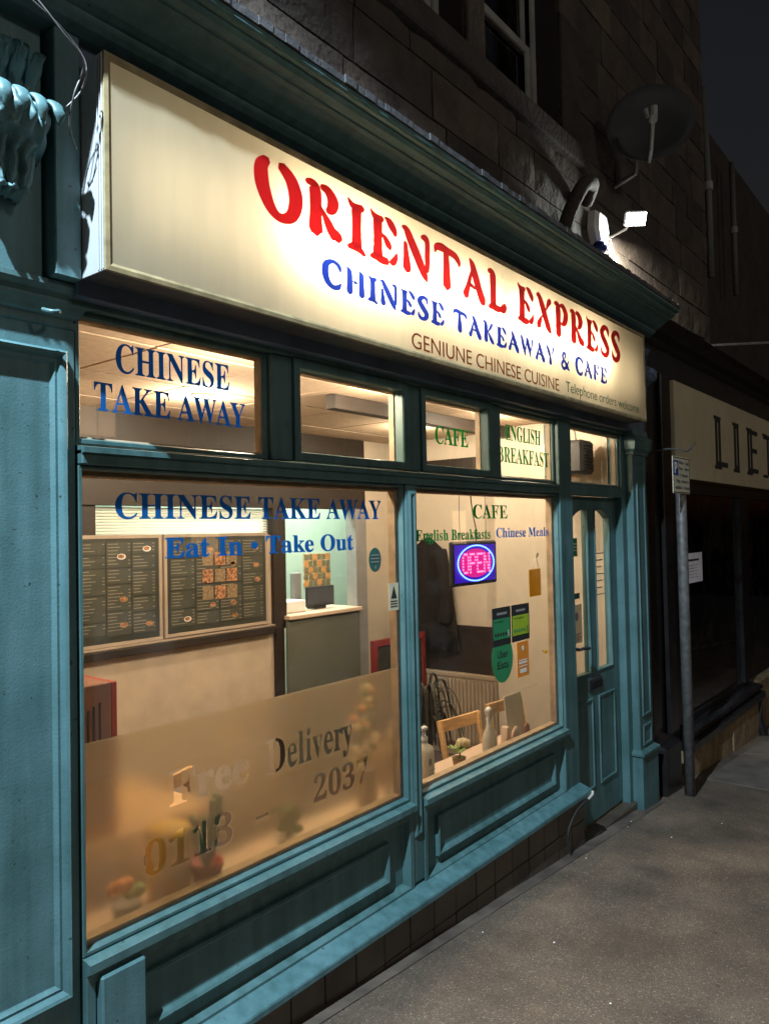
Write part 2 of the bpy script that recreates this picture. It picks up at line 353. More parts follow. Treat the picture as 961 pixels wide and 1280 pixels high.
# ---- lettering
def serif(s):
    o = ''
    for c in s:
        if 'A' <= c <= 'Z': o += chr(0x1D400 + ord(c) - 65)
        elif 'a' <= c <= 'z': o += chr(0x1D41A + ord(c) - 97)
        elif '0' <= c <= '9': o += chr(0x1D7CE + ord(c) - 48)
        else: o += c
    return o
def dstruck(s): return ''.join(chr(0x1D538 + ord(c) - 65) for c in s)
def text_tris(body, bold=0.0, extrude=0.0):
    cu = bpy.data.curves.new('t', 'FONT'); cu.body = body; cu.size = 1; cu.resolution_u = 6
    cu.offset = bold; cu.extrude = extrude
    to = bpy.data.objects.new('t', cu); C.objects.link(to)
    dg = bpy.context.evaluated_depsgraph_get(); ev = to.evaluated_get(dg); me = bpy.data.meshes.new_from_object(ev)
    bpy.data.objects.remove(to); bpy.data.curves.remove(cu); return me
def text(name, body, x0, x1, z0, z1, y, mt, parent=None, bold=.0, th=.0008, shear=0, axis='x', **k):
    me = text_tris(body, bold, .5)
    xs = [v.co.x for v in me.vertices]; ys = [v.co.y for v in me.vertices]
    ax, bxx, ay, by = min(xs), max(xs), min(ys), max(ys)
    bm = NB(); bm.from_mesh(me); bpy.data.meshes.remove(me)
    for v in bm.verts:
        u = (v.co.x - ax) / (bxx - ax); w = (v.co.y - ay) / (by - ay); d = v.co.z
        if axis == 'x': v.co = Vector((x0 + (x1 - x0) * u + shear * w, y - d * th, z0 + (z1 - z0) * w))
        else: v.co = Vector((y - d * th, x0 + (x1 - x0) * u, z0 + (z1 - z0) * w))
    bmesh.ops.recalc_face_normals(bm, faces=bm.faces)
    if (abs(z1 - z0) < .045 or not parent or axis != 'x') : return obj(name, bm, mt, parent, **k)
    # one piece per letter: islands that share their place along the line belong together
    seen = set(); isl = []
    for v0 in bm.verts:
        if v0 in seen: continue
        st = [v0]; seen.add(v0); grp = []
        while st:
            v = st.pop(); grp.append(v)
            for e in v.link_edges:
                w = e.other_vert(v)
                if w not in seen: seen.add(w); st.append(w)
        isl.append([min(v.co.x for v in grp), max(v.co.x for v in grp), grp])
    isl.sort(key=lambda t: t[0]); lets = []
    for a, b, g in isl:
        if lets and a < lets[-1][1] - .25 * (b - a) and (b - a < .5 * (lets[-1][1] - lets[-1][0]) or b - a > 1.6 * (lets[-1][1] - lets[-1][0]) or a < lets[-1][0] + .2 * (b - a)): lets[-1][1] = max(b, lets[-1][1]); lets[-1][2] += g
        else: lets.append([a, b, list(g)])
    root = bpy.data.objects.new(name, None); C.objects.link(root); root.parent = parent; BASE[root.name] = BASE[parent.name]
    if parent.parent: base_par = parent
    for a, b, g in lets:
        gs = set(g); nb = NB(); mp = {v: nb.verts.new(v.co) for v in g}
        for f in bm.faces:
            if f.verts[0] in gs: nb.faces.new([mp[v] for v in f.verts])
        obj('letter', nb, mt, root)
    bm.free(); return root

# ---- brush lettering of the lightbox sign: strokes (x, y, width) in a 1-high cell
G = {
 'O': (.84, [[(.20,.97,.10),(.09,.80,.17),(.11,.48,.19),(.26,.15,.15),(.46,.05,.12),(.66,.18,.16),(.74,.48,.20),(.66,.78,.19),(.46,.97,.13)]]),
 'R': (.80, [[(.02,.93,.07),(.14,.94,.12),(.20,.84,.18),(.20,.45,.18),(.20,.12,.21),(.21,.04,.12)], [(.33,.95,.08),(.47,.93,.14),(.58,.78,.18),(.54,.62,.15),(.44,.53,.07)], [(.31,.57,.04),(.43,.38,.12),(.55,.20,.17),(.66,.12,.19),(.68,.06,.10)]]),
 'I': (.44, [[(.03,1.0,.03),(.12,.90,.10),(.22,.88,.11),(.38,.92,.10)], [(.22,.84,.17),(.22,.5,.16),(.21,.15,.18)], [(.01,.06,.07),(.14,.10,.12),(.26,.09,.12),(.40,.01,.07)]]),
 'E': (.74, [[(.03,1.0,.03),(.12,.90,.10),(.22,.88,.11),(.34,.92,.08)], [(.20,.84,.17),(.20,.5,.16),(.19,.15,.18)], [(.01,.06,.07),(.14,.09,.12),(.30,.07,.13),(.46,.09,.11)], [(.40,.97,.04),(.52,.91,.13),(.63,.78,.13),(.66,.68,.05)], [(.31,.60,.05),(.40,.53,.10),(.48,.42,.12),(.52,.34,.04)], [(.70,.34,.03),(.65,.20,.10),(.56,.09,.11),(.53,.05,.05)]]),
 'N': (.86, [[(.02,.97,.05),(.14,.93,.13),(.26,.74,.17),(.44,.46,.18),(.62,.16,.15),(.70,.01,.05)], [(.10,.66,.08),(.12,.40,.12),(.13,.16,.17),(.13,.06,.12)], [(.56,.93,.05),(.68,.94,.13),(.74,.84,.11),(.73,.50,.11),(.72,.24,.09)]]),
 'T': (.82, [[(.01,.76,.04),(.05,.88,.10),(.22,.93,.14),(.46,.91,.12),(.66,.88,.13),(.77,.78,.11),(.79,.68,.04)], [(.36,.82,.13),(.37,.5,.16),(.37,.14,.19),(.37,.05,.12)]]),
 'A': (.80, [[(.24,.99,.05),(.33,.88,.14),(.44,.62,.18),(.56,.34,.18),(.68,.12,.19),(.74,.04,.10)], [(.30,.72,.04),(.24,.52,.09),(.15,.26,.12),(.08,.10,.15),(.05,.05,.09)], [(.22,.38,.06),(.33,.36,.08),(.42,.33,.05)]]),
 'L': (.66, [[(.02,.92,.07),(.13,.94,.12),(.19,.84,.17),(.19,.5,.16),(.19,.16,.17)], [(.01,.05,.07),(.16,.09,.13),(.34,.08,.13),(.46,.10,.10)], [(.46,.10,.08),(.55,.12,.16),(.62,.20,.16),(.60,.26,.06)]]),
 'X': (.76, [[(.02,.93,.06),(.14,.92,.14),(.28,.70,.18),(.42,.42,.19),(.56,.16,.18),(.68,.06,.10)], [(.68,.93,.12),(.60,.86,.12),(.51,.72,.08),(.46,.62,.04)], [(.26,.42,.04),(.18,.28,.10),(.10,.14,.15),(.06,.06,.09)]]),
 'P': (.72, [[(.02,.93,.07),(.14,.94,.12),(.20,.84,.18),(.20,.45,.18),(.20,.12,.20),(.21,.04,.12)], [(.33,.95,.08),(.47,.93,.14),(.60,.76,.18),(.56,.56,.16),(.44,.44,.10),(.34,.44,.05)]]),
 'S': (.62, [[(.52,.70,.04),(.50,.88,.12),(.38,.95,.11),(.22,.90,.13),(.12,.74,.17),(.22,.58,.19),(.36,.44,.19),(.48,.28,.18),(.42,.12,.14),(.26,.05,.11),(.10,.12,.12),(.05,.30,.04)]]),
 'C': (.80, [[(.70,.66,.04),(.66,.84,.14),(.54,.94,.12),(.34,.95,.12),(.14,.78,.17),(.10,.48,.19),(.20,.18,.17),(.42,.05,.13),(.62,.12,.12),(.72,.28,.04)]]),
 'H': (.84, [[(.03,.97,.04),(.12,.92,.11),(.17,.82,.16),(.17,.5,.16),(.16,.12,.18),(.16,.03,.09)], [(.30,.52,.05),(.42,.50,.10),(.50,.50,.05)], [(.56,.97,.04),(.64,.92,.11),(.67,.82,.16),(.67,.5,.16),(.66,.12,.18),(.66,.03,.09)]]),
 'W': (1.08, [[(.01,.96,.05),(.12,.90,.14),(.20,.62,.17),(.30,.30,.15),(.36,.03,.05)], [(.50,.93,.05),(.46,.62,.07),(.41,.34,.07)], [(.44,.96,.05),(.55,.88,.14),(.63,.60,.17),(.72,.30,.15),(.77,.03,.05)], [(.99,.95,.12),(.93,.80,.10),(.87,.56,.08),(.83,.36,.05)]]),
 'Y': (.76, [[(.01,.96,.05),(.12,.90,.14),(.24,.66,.17),(.34,.46,.12)], [(.68,.95,.12),(.60,.82,.10),(.50,.60,.07)], [(.37,.42,.13),(.36,.26,.16),(.36,.08,.18),(.36,.03,.09)]]),
 'K': (.80, [[(.02,.93,.07),(.13,.94,.12),(.19,.84,.17),(.19,.45,.17),(.19,.12,.19),(.19,.04,.10)], [(.64,.95,.11),(.56,.84,.12),(.44,.66,.09),(.33,.54,.04)], [(.34,.52,.05),(.46,.34,.13),(.58,.16,.17),(.70,.05,.11)]]),
 'F': (.70, [[(.03,1.0,.03),(.12,.90,.10),(.22,.88,.11),(.34,.92,.08)], [(.20,.84,.17),(.20,.45,.16),(.19,.12,.19),(.19,.04,.10)], [(.40,.97,.04),(.52,.91,.13),(.63,.78,.13),(.66,.68,.05)], [(.31,.60,.05),(.40,.53,.10),(.48,.42,.12),(.52,.34,.04)]]),
 '&': (.86, [[(.74,.56,.05),(.66,.40,.09),(.52,.20,.12),(.32,.06,.13),(.14,.14,.14),(.12,.32,.14),(.26,.48,.12)], [(.26,.52,.10),(.18,.70,.13),(.26,.88,.12),(.42,.90,.11),(.44,.74,.10),(.34,.62,.06)], [(.32,.54,.08),(.46,.36,.15),(.60,.18,.17),(.76,.05,.10)]]),
}
def brush(bm, pts, X, Y, sx, sy, y):
    P = spline([(p[0], p[1], p[2]) for p in pts], 7)
    Lf, Rt = [], []
    for i, p in enumerate(P):
        a = P[max(i - 1, 0)]; b = P[min(i + 1, len(P) - 1)]
        dx, dy = b.x - a.x, b.y - a.y; q = math.hypot(dx, dy) or 1
        nx, ny = -dy / q, dx / q; w = max(.035, p.z * 1.42) / 2
        Lf.append((p.x + nx * w, p.y + ny * w)); Rt.append((p.x - nx * w, p.y - ny * w))
    def endcap(p, q, w):
        dx, dy = p.x - q.x, p.y - q.y; k = math.hypot(dx, dy) or 1
        return (p.x + dx / k * w * .45, p.y + dy / k * w * .45)
    e0 = endcap(P[0], P[1], P[0].z); e1 = endcap(P[-1], P[-2], P[-1].z)
    f = lambda c: bm.verts.new((X + c[0] * sx, y, Y + c[1] * sy))
    L = [f(c) for c in Lf]; Rr = [f(c) for c in Rt]; a = f(e0); b = f(e1)
    for i in range(len(L) - 1): bm.faces.new((L[i], Rr[i], Rr[i + 1], L[i + 1]))
    bm.faces.new((a, Rr[0], L[0])); bm.faces.new((b, L[-1], Rr[-1]))
def brush_text(name, s, x0, x1, z0, z1, y, mt, parent):
    adv = sum(G[c][0] + .10 if c != ' ' else .42 for c in s) - .1
    sx = (x1 - x0) / adv; X = x0; k = 0
    root = bpy.data.objects.new(name, None); C.objects.link(root); root.parent = parent; BASE[root.name] = BASE[parent.name]
    for c in s:
        if c == ' ': X += .42 * sx; continue
        bm = NB()
        for st in G[c][1]:
            k += 1; brush(bm, st, X, z0, sx, z1 - z0, y - .00015 * (k % 5))
        X += (G[c][0] + .10) * sx
        bmesh.ops.recalc_face_normals(bm, faces=bm.faces); obj('letter', bm, mt, root)
    return root

# ================================================================== SETTING
def gz(x, y=0): return -1.555 - .07 * x
def sheet(name, x0, x1, y0, y1, dz, mt, nx=1, ny=1, amp=0, **k):
    bm = NB(); g = [[bm.verts.new((x0 + (x1 - x0) * i / nx, y0 + (y1 - y0) * j / ny, 0)) for j in range(ny + 1)] for i in range(nx + 1)]
    for col in g:
        for v in col: v.co.z = gz(v.co.x) + dz + (random.uniform(-amp, amp))
    for i in range(nx):
        for j in range(ny): bm.faces.new((g[i][j], g[i + 1][j], g[i + 1][j + 1], g[i][j + 1]))
    bmesh.ops.recalc_face_normals(bm, faces=bm.faces)
    return obj(name, bm, mt, kind='structure', **k)
sheet('ground', -60, 120, -90, 90, -.30, M['asphalt'])
sheet('road', -40, 90, -11, -3.32, -.14, M['asphalt'])
sheet('pavement', -20, 60, -3.2, .02, 0, M['asphalt'], 160, 12, .0015)
bm = NB()
for i in range(-8, 24):
    x = i * .92; z = gz(x); vs = bx(bm, x, x + .91, -3.32, -3.2, z - .2, z + .006, .008)
obj('kerb', bm, M['kerb'], kind='structure')
sheet('wall_channel', 1.0, 5.5, -.125, .02, .004, M['slab_dark'], 40, 2, .001)  # edging strip by the wall, its shade put into the dark colour
# concrete slabs further along the pavement
pv = thing('paving_strip', None, None, (6.4, -1.4, gz(6.4)), kind='structure')
for i in range(9):
    for j in range(3):
        xa = 6.35 + i * .62; ya = -2.0 + j * .62
        bm = bx(NB(), xa, xa + .61, ya, ya + .61, 0, .004)
        for v in bm.verts: v.co.z += gz(v.co.x) + (.004 if v.co.z > .002 else -.01)
        obj('slab', bm, M['slab'], pv)

# ================================================================== SHOPFRONT
shop = thing('takeaway_shopfront', 'teal painted wooden Chinese takeaway shopfront with two big windows', 'shopfront', (1.15, 0, gz(1.15)))
T = M['teal']; TL = M['teal_lt']
def sub(o): return o
# --- left pilaster (face slightly proud of the glass)
pil = box('pilaster', .70, 1.145, -.012, .10, -1.34, .60, TL, shop, .004)
bm = ring(NB(), .825, 1.112, -1.225, .515, [(0, -.0125), (.002, -.034), (.010, -.044), (.018, -.040), (.026, -.024), (.034, -.026), (.042, -.016), (.044, -.0145)], True)
obj('panel_moulding', bm, TL, pil)
bm = capring(NB(), .70, 1.145, -.012, .10, [(.035, -2.2), (.035, -1.36), (.028, -1.345), (.006, -1.325), (.002, -1.32)])
obj('pilaster_base', bm, TL, pil)
bm = capring(NB(), .70, 1.135, -.012, .10, [(.0, .578), (.008, .580), (.008, .596), (.004, .597), (.004, .603), (.016, .612), (.026, .630), (.036, .640), (.036, .648), (.028, .650), (.032, .658), (.046, .668), (.050, .676), (.050, .690), (.042, .693), (.03, .697)])
obj('capital', bm, T, pil)
obj('hook', tube(NB(), spline([(1.02, -.075, .60), (1.03, -.10, .592), (1.05, -.10, .596), (1.06, -.08, .60)]), .006), T, pil)
# shaft block over the capital with its console
box('upper_shaft', .70, 1.035, -.05, .10, .690, 1.60, TL, shop, .004)
def console():
    bm = NB(); prof = [(-.055, .862), (-.085, .868), (-.105, .89), (-.105, .93), (-.115, .965), (-.145, .985), (-.185, 1.0), (-.202, 1.03), (-.198, 1.062), (-.175, 1.085), (-.145, 1.09), (-.122, 1.10), (-.115, 1.13), (-.122, 1.165), (-.145, 1.195), (-.155, 1.212), (-.140, 1.222), (-.10, 1.215), (-.055, 1.20)]
    P = spline([(p[0], p[1], 0) for p in prof], 5); n = 61; g = []
    for i, p in enumerate(P):
        row = []; z = p.y
        for j in range(n):
            u = j / (n - 1); s_ = (u - .5) * 2; edge = max(0.0, 1 - abs(s_) ** 5)
            if z < .985: half = .062 + .045 * math.sin(math.pi * (z - .86) / .20); fl = .026 * abs(math.sin(s_ * 8.5 + s_ * 10 * (z - .9)))
            elif z < 1.09: half = .122; fl = .016 * abs(math.sin(s_ * 9.5 + .5 * math.sin(z * 60)))
            else: half = .118 - .05 * ((z - 1.09) / .13) ** 2; fl = .022 * abs(math.sin(s_ * 7 * (1 + 1.5 * (z - 1.09))))
            fl += .0035 * math.sin(s_ * 23 + z * 70) + .003 * math.sin(z * 160 + s_ * 5)
            lob = .010 * abs(math.cos(s_ * 8)) * (1 if z > 1.09 else .3)
            row.append(bm.verts.new((.925 + s_ * half * (1 + .05 * math.sin(z * 110)), -.052 + (p.x + .052 - fl) * edge, z + lob)))
        g.append(row)
    for i in range(len(g) - 1):
        for j in range(n - 1): bm.faces.new((g[i][j], g[i][j + 1], g[i + 1][j + 1], g[i + 1][j]))
    bmesh.ops.recalc_face_normals(bm, faces=bm.faces); return bm
con = obj('console', console(), TL, shop, smooth=True)
def leafblade(P, w, fl=.35):
    P = spline(P, 5); L = []
    for i, p in enumerate(P):
        t = i / (len(P) - 1); ww = w * (math.sin(math.pi * min(1, .18 + t * .8)) ** .7) * (1 + .12 * math.sin(t * 19)); d = (P[min(i + 1, len(P) - 1)] - P[max(i - 1, 0)]).normalized()
        nrm = Vector((1, 0, 0)).cross(d).normalized(); L.append([p + Vector((math.cos(q) * ww, 0, 0)) + nrm * math.sin(q) * ww * fl * (1.4 if abs(math.cos(q)) < .3 else 1) for q in [k * math.pi / 5 for k in range(10)]])
    return loft(NB(), L, True, True, True)
for k in range(5):   # short leaf tips curling over the scroll
    u = -.092 + k * .046
    obj('leaf', leafblade([(.925 + u, -.150, 1.096), (.925 + u * 1.03, -.190, 1.090), (.925 + u * 1.06, -.214, 1.062), (.925 + u * 1.08, -.212, 1.030 - .008 * (k % 2))], .021), TL, con, smooth=True)
for k in range(4):   # upper leaf lobes
    u = -.066 + k * .044
    obj('leaf', leafblade([(.925 + u * .9, -.125, 1.115), (.925 + u, -.125, 1.15), (.925 + u * 1.05, -.150, 1.19), (.925 + u * 1.1, -.168, 1.212), (.925 + u * 1.1, -.178, 1.198)], .020), TL, con, smooth=True)
for k in range(4):   # lower leaf
    u = -.054 + k * .036
    obj('leaf', leafblade([(.925 + u * 1.3, -.120, .975), (.925 + u * 1.2, -.118, .93), (.925 + u, -.118, .895), (.925 + u * .9, -.132, .872), (.925 + u * .9, -.140, .880)], .017), TL, con, smooth=True)
for o_ in [con] + list(con.children):
    for v in o_.data.vertices:
        wx = v.co.x + BASE[shop.name].x
        v.co.x = .905 + (wx - .925) * .90 - BASE[shop.name].x
# back board between pilaster and sign, frieze, cornice
box('frieze_end_board', 1.045, 1.118, -.098, -.01, .695, 1.36, TL, shop, .003)
box('frieze', 1.118, 5.44, -.075, .10, .66, 1.385, M['navy'], shop, .002)
cp = [(-.02, 1.36), (-.105, 1.36), (-.135, 1.372), (-.150, 1.385), (-.155, 1.392), (-.155, 1.400), (-.165, 1.402), (-.185, 1.412), (-.215, 1.434), (-.245, 1.452), (-.262, 1.458), (-.262, 1.466), (-.275, 1.468), (-.292, 1.476), (-.302, 1.488), (-.302, 1.496), (-.318, 1.498), (-.326, 1.506), (-.326, 1.520), (-.02, 1.535)]
obj('cornice', prof_x(NB(), .52, 5.50, cp), T, shop)
bm = NB(); n = 90
for i in range(n):   # ragged lead flashing on the cornice top
    xa = .5 + i * (5.01 / n); xb = xa + 5.01 / n + .001; w = random.uniform(0, .006)
    bx(bm, xa, xb, -.330 - w, .095, 1.522 + w * .3, 1.545 + w)
obj('lead_flashing', bm, M['lead'], shop)
# right pilaster
rp = box('pilaster', 5.205, 5.46, -.07, .10, gz(5.3) - .1, .60, T, shop, .004)
for z0, z1 in ((-1.30, .46), (-1.50, -1.36)):
    obj('panel_moulding', ring(NB(), 5.255, 5.41, z0, z1, [(0, -.0705), (.004, -.08), (.012, -.08), (.018, -.0725), (.02, -.0722)], True), T, rp)
obj('pilaster_base', capring(NB(), 5.205, 5.46, -.07, .08, [(.022, gz(5.3) - .05), (.022, -1.56), (.035, -1.555), (.035, -1.54), (.01, -1.525), (.003, -1.52)]), T, rp)
obj('capital', capring(NB(), 5.205, 5.46, -.07, .08, [(.002, .50), (.012, .505), (.012, .52), (.03, .54), (.034, .57), (.036, .60), (.04, .605), (.04, .62), (.015, .64), (.01, .68)]), T, rp)
box('pilaster', 5.225, 5.44, -.05, .09, .69, 1.36, M['navy'], shop, .004)
bm = console()
for v in bm.verts: v.co = Vector((v.co.x + 4.41, v.co.y * .9, v.co.z + .02))
obj('console', bm, M['navy'], shop, smooth=True)
# --- frame members
def member(x0, x1, z0, z1, y0=-.03, y1=.05, name='frame_member', mt=T): return box(name, x0, x1, y0, y1, z0, z1, mt, shop, .004)
member(1.147, 5.20, .642, .70, -.035, .06)                       # head
member(1.147, 4.135, .205, .250, -.040, .05, 'transom')          # transom rail
obj('transom_sill', prof_x(NB(), 1.147, 4.135, [(.0, .262), (-.052, .2535), (-.052, .238), (-.0405, .236), (.0, .236)]), T, shop)
member(2.645, 2.72, -1.49, .204, -.034, .05, 'mullion')
obj('mullion_bead', ring(NB(), 2.652, 2.713, -1.3, .18, [(0, -.0345), (.012, -.043), (.018, -.043), (.0305, -.0345)], False), T, shop)
member(4.137, 4.305, gz(4.2) - .02, .64, -.034, .06, 'door_post')
member(5.125, 5.203, gz(5.2) - .02, .64, -.02, .06, 'door_post')
for a, b in ((1.875, 1.975), (2.665, 2.765), (3.375, 3.475)): member(a, b, .264, .640, -.03, .05, 'mullion')
member(4.306, 5.124, .205, .262, -.03, .05, 'transom')
# sash frames of the opening lights, glazing beads (bare timber inside)
def sash(x0, x1, z0, z1, yf=-.022, w=.028, proud=True):
    bm = ring(NB(), x0, x1, z0, z1, [(0, .03), (0, yf), (.002, yf - .002), (w - .004, yf - .002), (w, yf + .004), (w, .012)], False)
    f = obj('casement', bm, T, shop)
    bm = ring(NB(), x0 + w, x1 - w, z0 + w, z1 - w, [(0, .008), (.006, .010), (.008, .035), (-.001, .04)], False)
    obj('glazing_bead', bm, M['jamb'], f)
    g = NB(); vs = [g.verts.new(p) for p in ((x0 + w - .004, .011, z0 + w - .004), (x1 - w + .004, .011, z0 + w - .004), (x1 - w + .004, .011, z1 - w + .004), (x0 + w - .004, .011, z1 - w + .004))]; g.faces.new(vs)
    obj('pane', g, M['glass'], f); return f
sash(1.148, 1.874, .266, .640, -.005, .016)
sash(1.976, 2.664, .266, .640, -.038, .034)
sash(2.766, 3.374, .266, .640, -.038, .034)
sash(3.476, 4.136, .264, .640, -.005, .016)
sash(4.306, 5.124, .264, .640, -.005, .020)
def bigwin(x0, x1, z0, z1):
    w = obj('window', ring(NB(), x0, x1, z0, z1, [(0, .03), (0, -.020), (.002, -.022), (.010, -.022), (.014, -.004), (.014, .003)], False), T, shop)
    obj('glazing_bead', ring(NB(), x0 + .012, x1 - .012, z0 + .012, z1 - .012, [(0, .006), (.016, .010), (.018, .045), (-.01, .05)], False), M['jamb'], w)
    g = NB(); vs = [g.verts.new(p) for p in ((x0 + .01, 0.004, z0 + .01), (x1 - .01, 0.004, z0 + .01), (x1 - .01, 0.004, z1 - .01), (x0 + .01, 0.004, z1 - .01))]; g.faces.new(vs)
    obj('pane', g, M['glass'], w); return w
winL = bigwin(1.146, 2.644, -1.142, .204)
winR = bigwin(2.721, 4.136, -1.142, .204)
# sills, stall riser, ledge
for a, b in ((1.146, 2.644), (2.721, 4.136)):
    obj('sill', prof_x(NB(), a, b, [(.03, -1.143), (-.006, -1.143), (-.058, -1.152), (-.058, -1.176), (-.046, -1.180), (-.046, -1.184), (.03, -1.184)]), T, shop)
obj('stall_riser', ring(NB(), 1.146, 2.644, -1.52, -1.185, [(0, .02), (0, -.036), (.002, -.038), (.026, -.038), (.030, -.030), (.036, -.012), (.042, -.004)], True), T, shop)
obj('stall_riser', ring(NB(), 2.721, 4.136, -1.52, -1.185, [(0, .02), (0, -.036), (.002, -.038), (.022, -.038), (.026, -.030), (.032, -.012), (.038, -.004)], True), T, shop)
for a, b, c, d in ((1.33, 2.50, -1.435, -1.268), (2.845, 4.02, -1.445, -1.265)):
    obj('raised_panel', ring(NB(), a, b, c, d, [(0, -.0035), (.002, -.022), (.010, -.026), (.018, -.020), (.026, -.008), (.030, -.0065)], True), T, shop)
obj('bottom_ledge', prof_x(NB(), 1.20, 4.305, [(.0, -1.488), (-.012, -1.494), (-.105, -1.528), (-.108, -1.534), (-.108, -1.552), (-.098, -1.556), (.0, -1.556)]), TL, shop)
bb = box('plinth_block', 1.178, 1.318, -.062, .0, -1.62, -1.196, TL, shop, .006)
# tiled plinth under the ledge
pl = box('plinth', 1.15, 4.302, -.052, .05, gz(4.3) - .1, -1.5565, M['grout'], shop, 0)
tw = .172
for r in range(3):
    for k in range(19):
        xa = 1.20 + k * tw - (tw / 2 if r % 2 else 0) * 0; xb = min(xa + tw - .005, 4.300)
        za = -1.562 - (r + 1) * .148 + .005; zb = -1.562 - r * .148
        if zb < gz(xa) - .02 or xb - xa < .03: continue
        q = random.uniform(-.0015, .0015)
        box('tile', xa, xb, -.062 + q, -.0525, max(za, gz(xb) - .05), zb, M['tile_w'], pl, .003)
# --- door (slightly recessed)
door = box('door_board', 4.308, 5.122, .047, .075, -1.845, .202, T, shop, .003)
door.name = 'door'
def vstile(a, b, c, d): return box('stile', a, b, .030, .0465, c, d, T, door, .003)
# stiles and rails around two tall panes with arched tops
def arch_pts(x0, x1, z0, zl, zr, n=8):
    pts = [(x0, z0), (x1, z0), (x1, zr)]
    for i in range(1, n): t = i / n; pts.append((x1 + (x0 - x1) * t, zr + (zl - zr) * t + .022 * math.sin(math.pi * t)))
    pts.append((x0, zl)); return pts
M['door_dark'] = M['teal']
bpy.data.objects.remove(door, do_unlink=True)
bmd = NB()
# door leaf as outline with two holes: build from strips
XL, XR, ZB, ZT = 4.308, 5.122, -1.845, .202
holes = [(4.415, 4.655, -.915, .065, .118), (4.765, 5.005, -.915, .118, .065)]
def zt(h, x):
    x0, x1, z0, zl, zr = h; t = (x - x0) / (x1 - x0); return zl + (zr - zl) * t + .026 * math.sin(math.pi * t)
def slabp(bm, x0, x1, z0a, z0b, z1a, z1b, yf, yb):
    v = [bm.verts.new(p) for p in ((x0, yf, z0a), (x1, yf, z0b), (x1, yf, z1b), (x0, yf, z1a), (x0, yb, z0a), (x1, yb, z0b), (x1, yb, z1b), (x0, yb, z1a))]
    for q in ((0, 1, 2, 3), (7, 6, 5, 4), (0, 4, 5, 1), (1, 5, 6, 2), (2, 6, 7, 3), (3, 7, 4, 0)): bm.faces.new([v[i] for i in q])
slabp(bmd, XL, XR, ZB, ZB, -.915, -.915, .030, .072)
slabp(bmd, XL, 4.415, -.915, -.915, ZT, ZT, .030, .072)
slabp(bmd, 4.655, 4.765, -.915, -.915, ZT, ZT, .030, .072)
slabp(bmd, 5.005, XR, -.915, -.915, ZT, ZT, .030, .072)
for h in holes:
    n = 10
    for i in range(n):
        a = h[0] + (h[1] - h[0]) * i / n; b = h[0] + (h[1] - h[0]) * (i + 1) / n
        slabp(bmd, a, b, zt(h, a), zt(h, b), ZT, ZT, .030, .072)
bmesh.ops.remove_doubles(bmd, verts=bmd.verts, dist=.0002)
bmesh.ops.recalc_face_normals(bmd, faces=bmd.faces)
door = obj('door', bmd, T, shop)
for h in holes:
    g = NB(); pts = [(h[0], h[2]), (h[1], h[2])] + [(h[0] + (h[1] - h[0]) * t / 8, zt(h, h[0] + (h[1] - h[0]) * t / 8)) for t in range(8, -1, -1)]
    g.faces.new([g.verts.new((x, .055, z)) for x, z in pts]); obj('pane', g, M['glass'], door)
    # bead round the opening
    P = [(h[0], h[2])] + [(h[0] + (h[1] - h[0]) * t / 8, zt(h, h[0] + (h[1] - h[0]) * t / 8)) for t in range(0, 9)] + [(h[1], h[2]), (h[0], h[2])]
    obj('bead', tube(NB(), [(x, .030, z) for x, z in P], .0075, 6), T, door)
for a, b, w in ((4.40, 4.665, 0), (4.755, 5.02, 0)):
    obj('door_panel', ring(NB(), a, b, -1.64, -1.075, [(0, .0295), (.004, .022), (.014, .022), (.020, .029), (.03, .0285)], True), T, door)
box('letter_slot', 4.60, 4.81, .020, .031, -1.025, -.955, M['blackmatt'], door, .004)
box('letter_flap', 4.625, 4.785, .015, .0205, -1.012, -.968, M['black'], door, .003)
obj('handle', tube(NB(), spline([(4.40, .03, -.735), (4.40, -.012, -.735), (4.43, -.018, -.733), (4.53, -.018, -.742)]), .010, 8), M['blackmatt'], door)
box('handle_plate', 4.372, 4.402, .022, .031, -.80, -.68, M['blackmatt'], door, .003)
stp = box('door_step', 4.306, 5.20, -.045, .10, gz(5.2) - .05, -1.862, M['tile_w'], shop, .01)
# interior side of the frieze zone and the room shell
def struct(name, x0, x1, y0, y1, z0, z1, mt, parent=None): return box(name, x0, x1, y0, y1, z0, z1, mt, parent, 0, kind='structure' if not parent else None)

# window writing
text('window_lettering', serif('CHINESE'), 1.283, 1.712, .486, .576, .005, M['blue_v'], shop, .004)
text('window_lettering', serif('TAKE AWAY'), 1.212, 1.780, .366, .452, .005, M['blue_v'], shop, .004)
text('window_lettering', serif('CHINESE TAKE AWAY'), 1.272, 2.512, .054, .134, -.001, M['blue_v'], shop, .004)
text('window_lettering', serif('Eat In • Take Out'), 1.441, 2.330, -.068, -.002, -.001, M['blue_v'], shop, .012)
text('window_lettering', serif('CAFE'), 2.93, 3.215, .405, .492, .005, M['green_v'], shop, .004)
text('window_lettering', serif('ENGLISH'), 3.585, 3.985, .475, .560, .005, M['green_v'], shop, .002)
text('window_lettering', serif('BREAKFAST'), 3.500, 4.085, .355, .440, .005, M['green_v'], shop, .002)
text('window_lettering', serif('CAFE'), 3.235, 3.575, .058, .130, -.001, M['green_v'], shop, .004)
text('window_lettering', serif('English Breakfasts'), 2.755, 3.395, -.058, .008, -.001, M['green_v'], shop, .006)
text('window_lettering', serif('Chinese Meals'), 3.455, 4.045, -.040, .012, -.001, M['blue_v'], shop, .006)

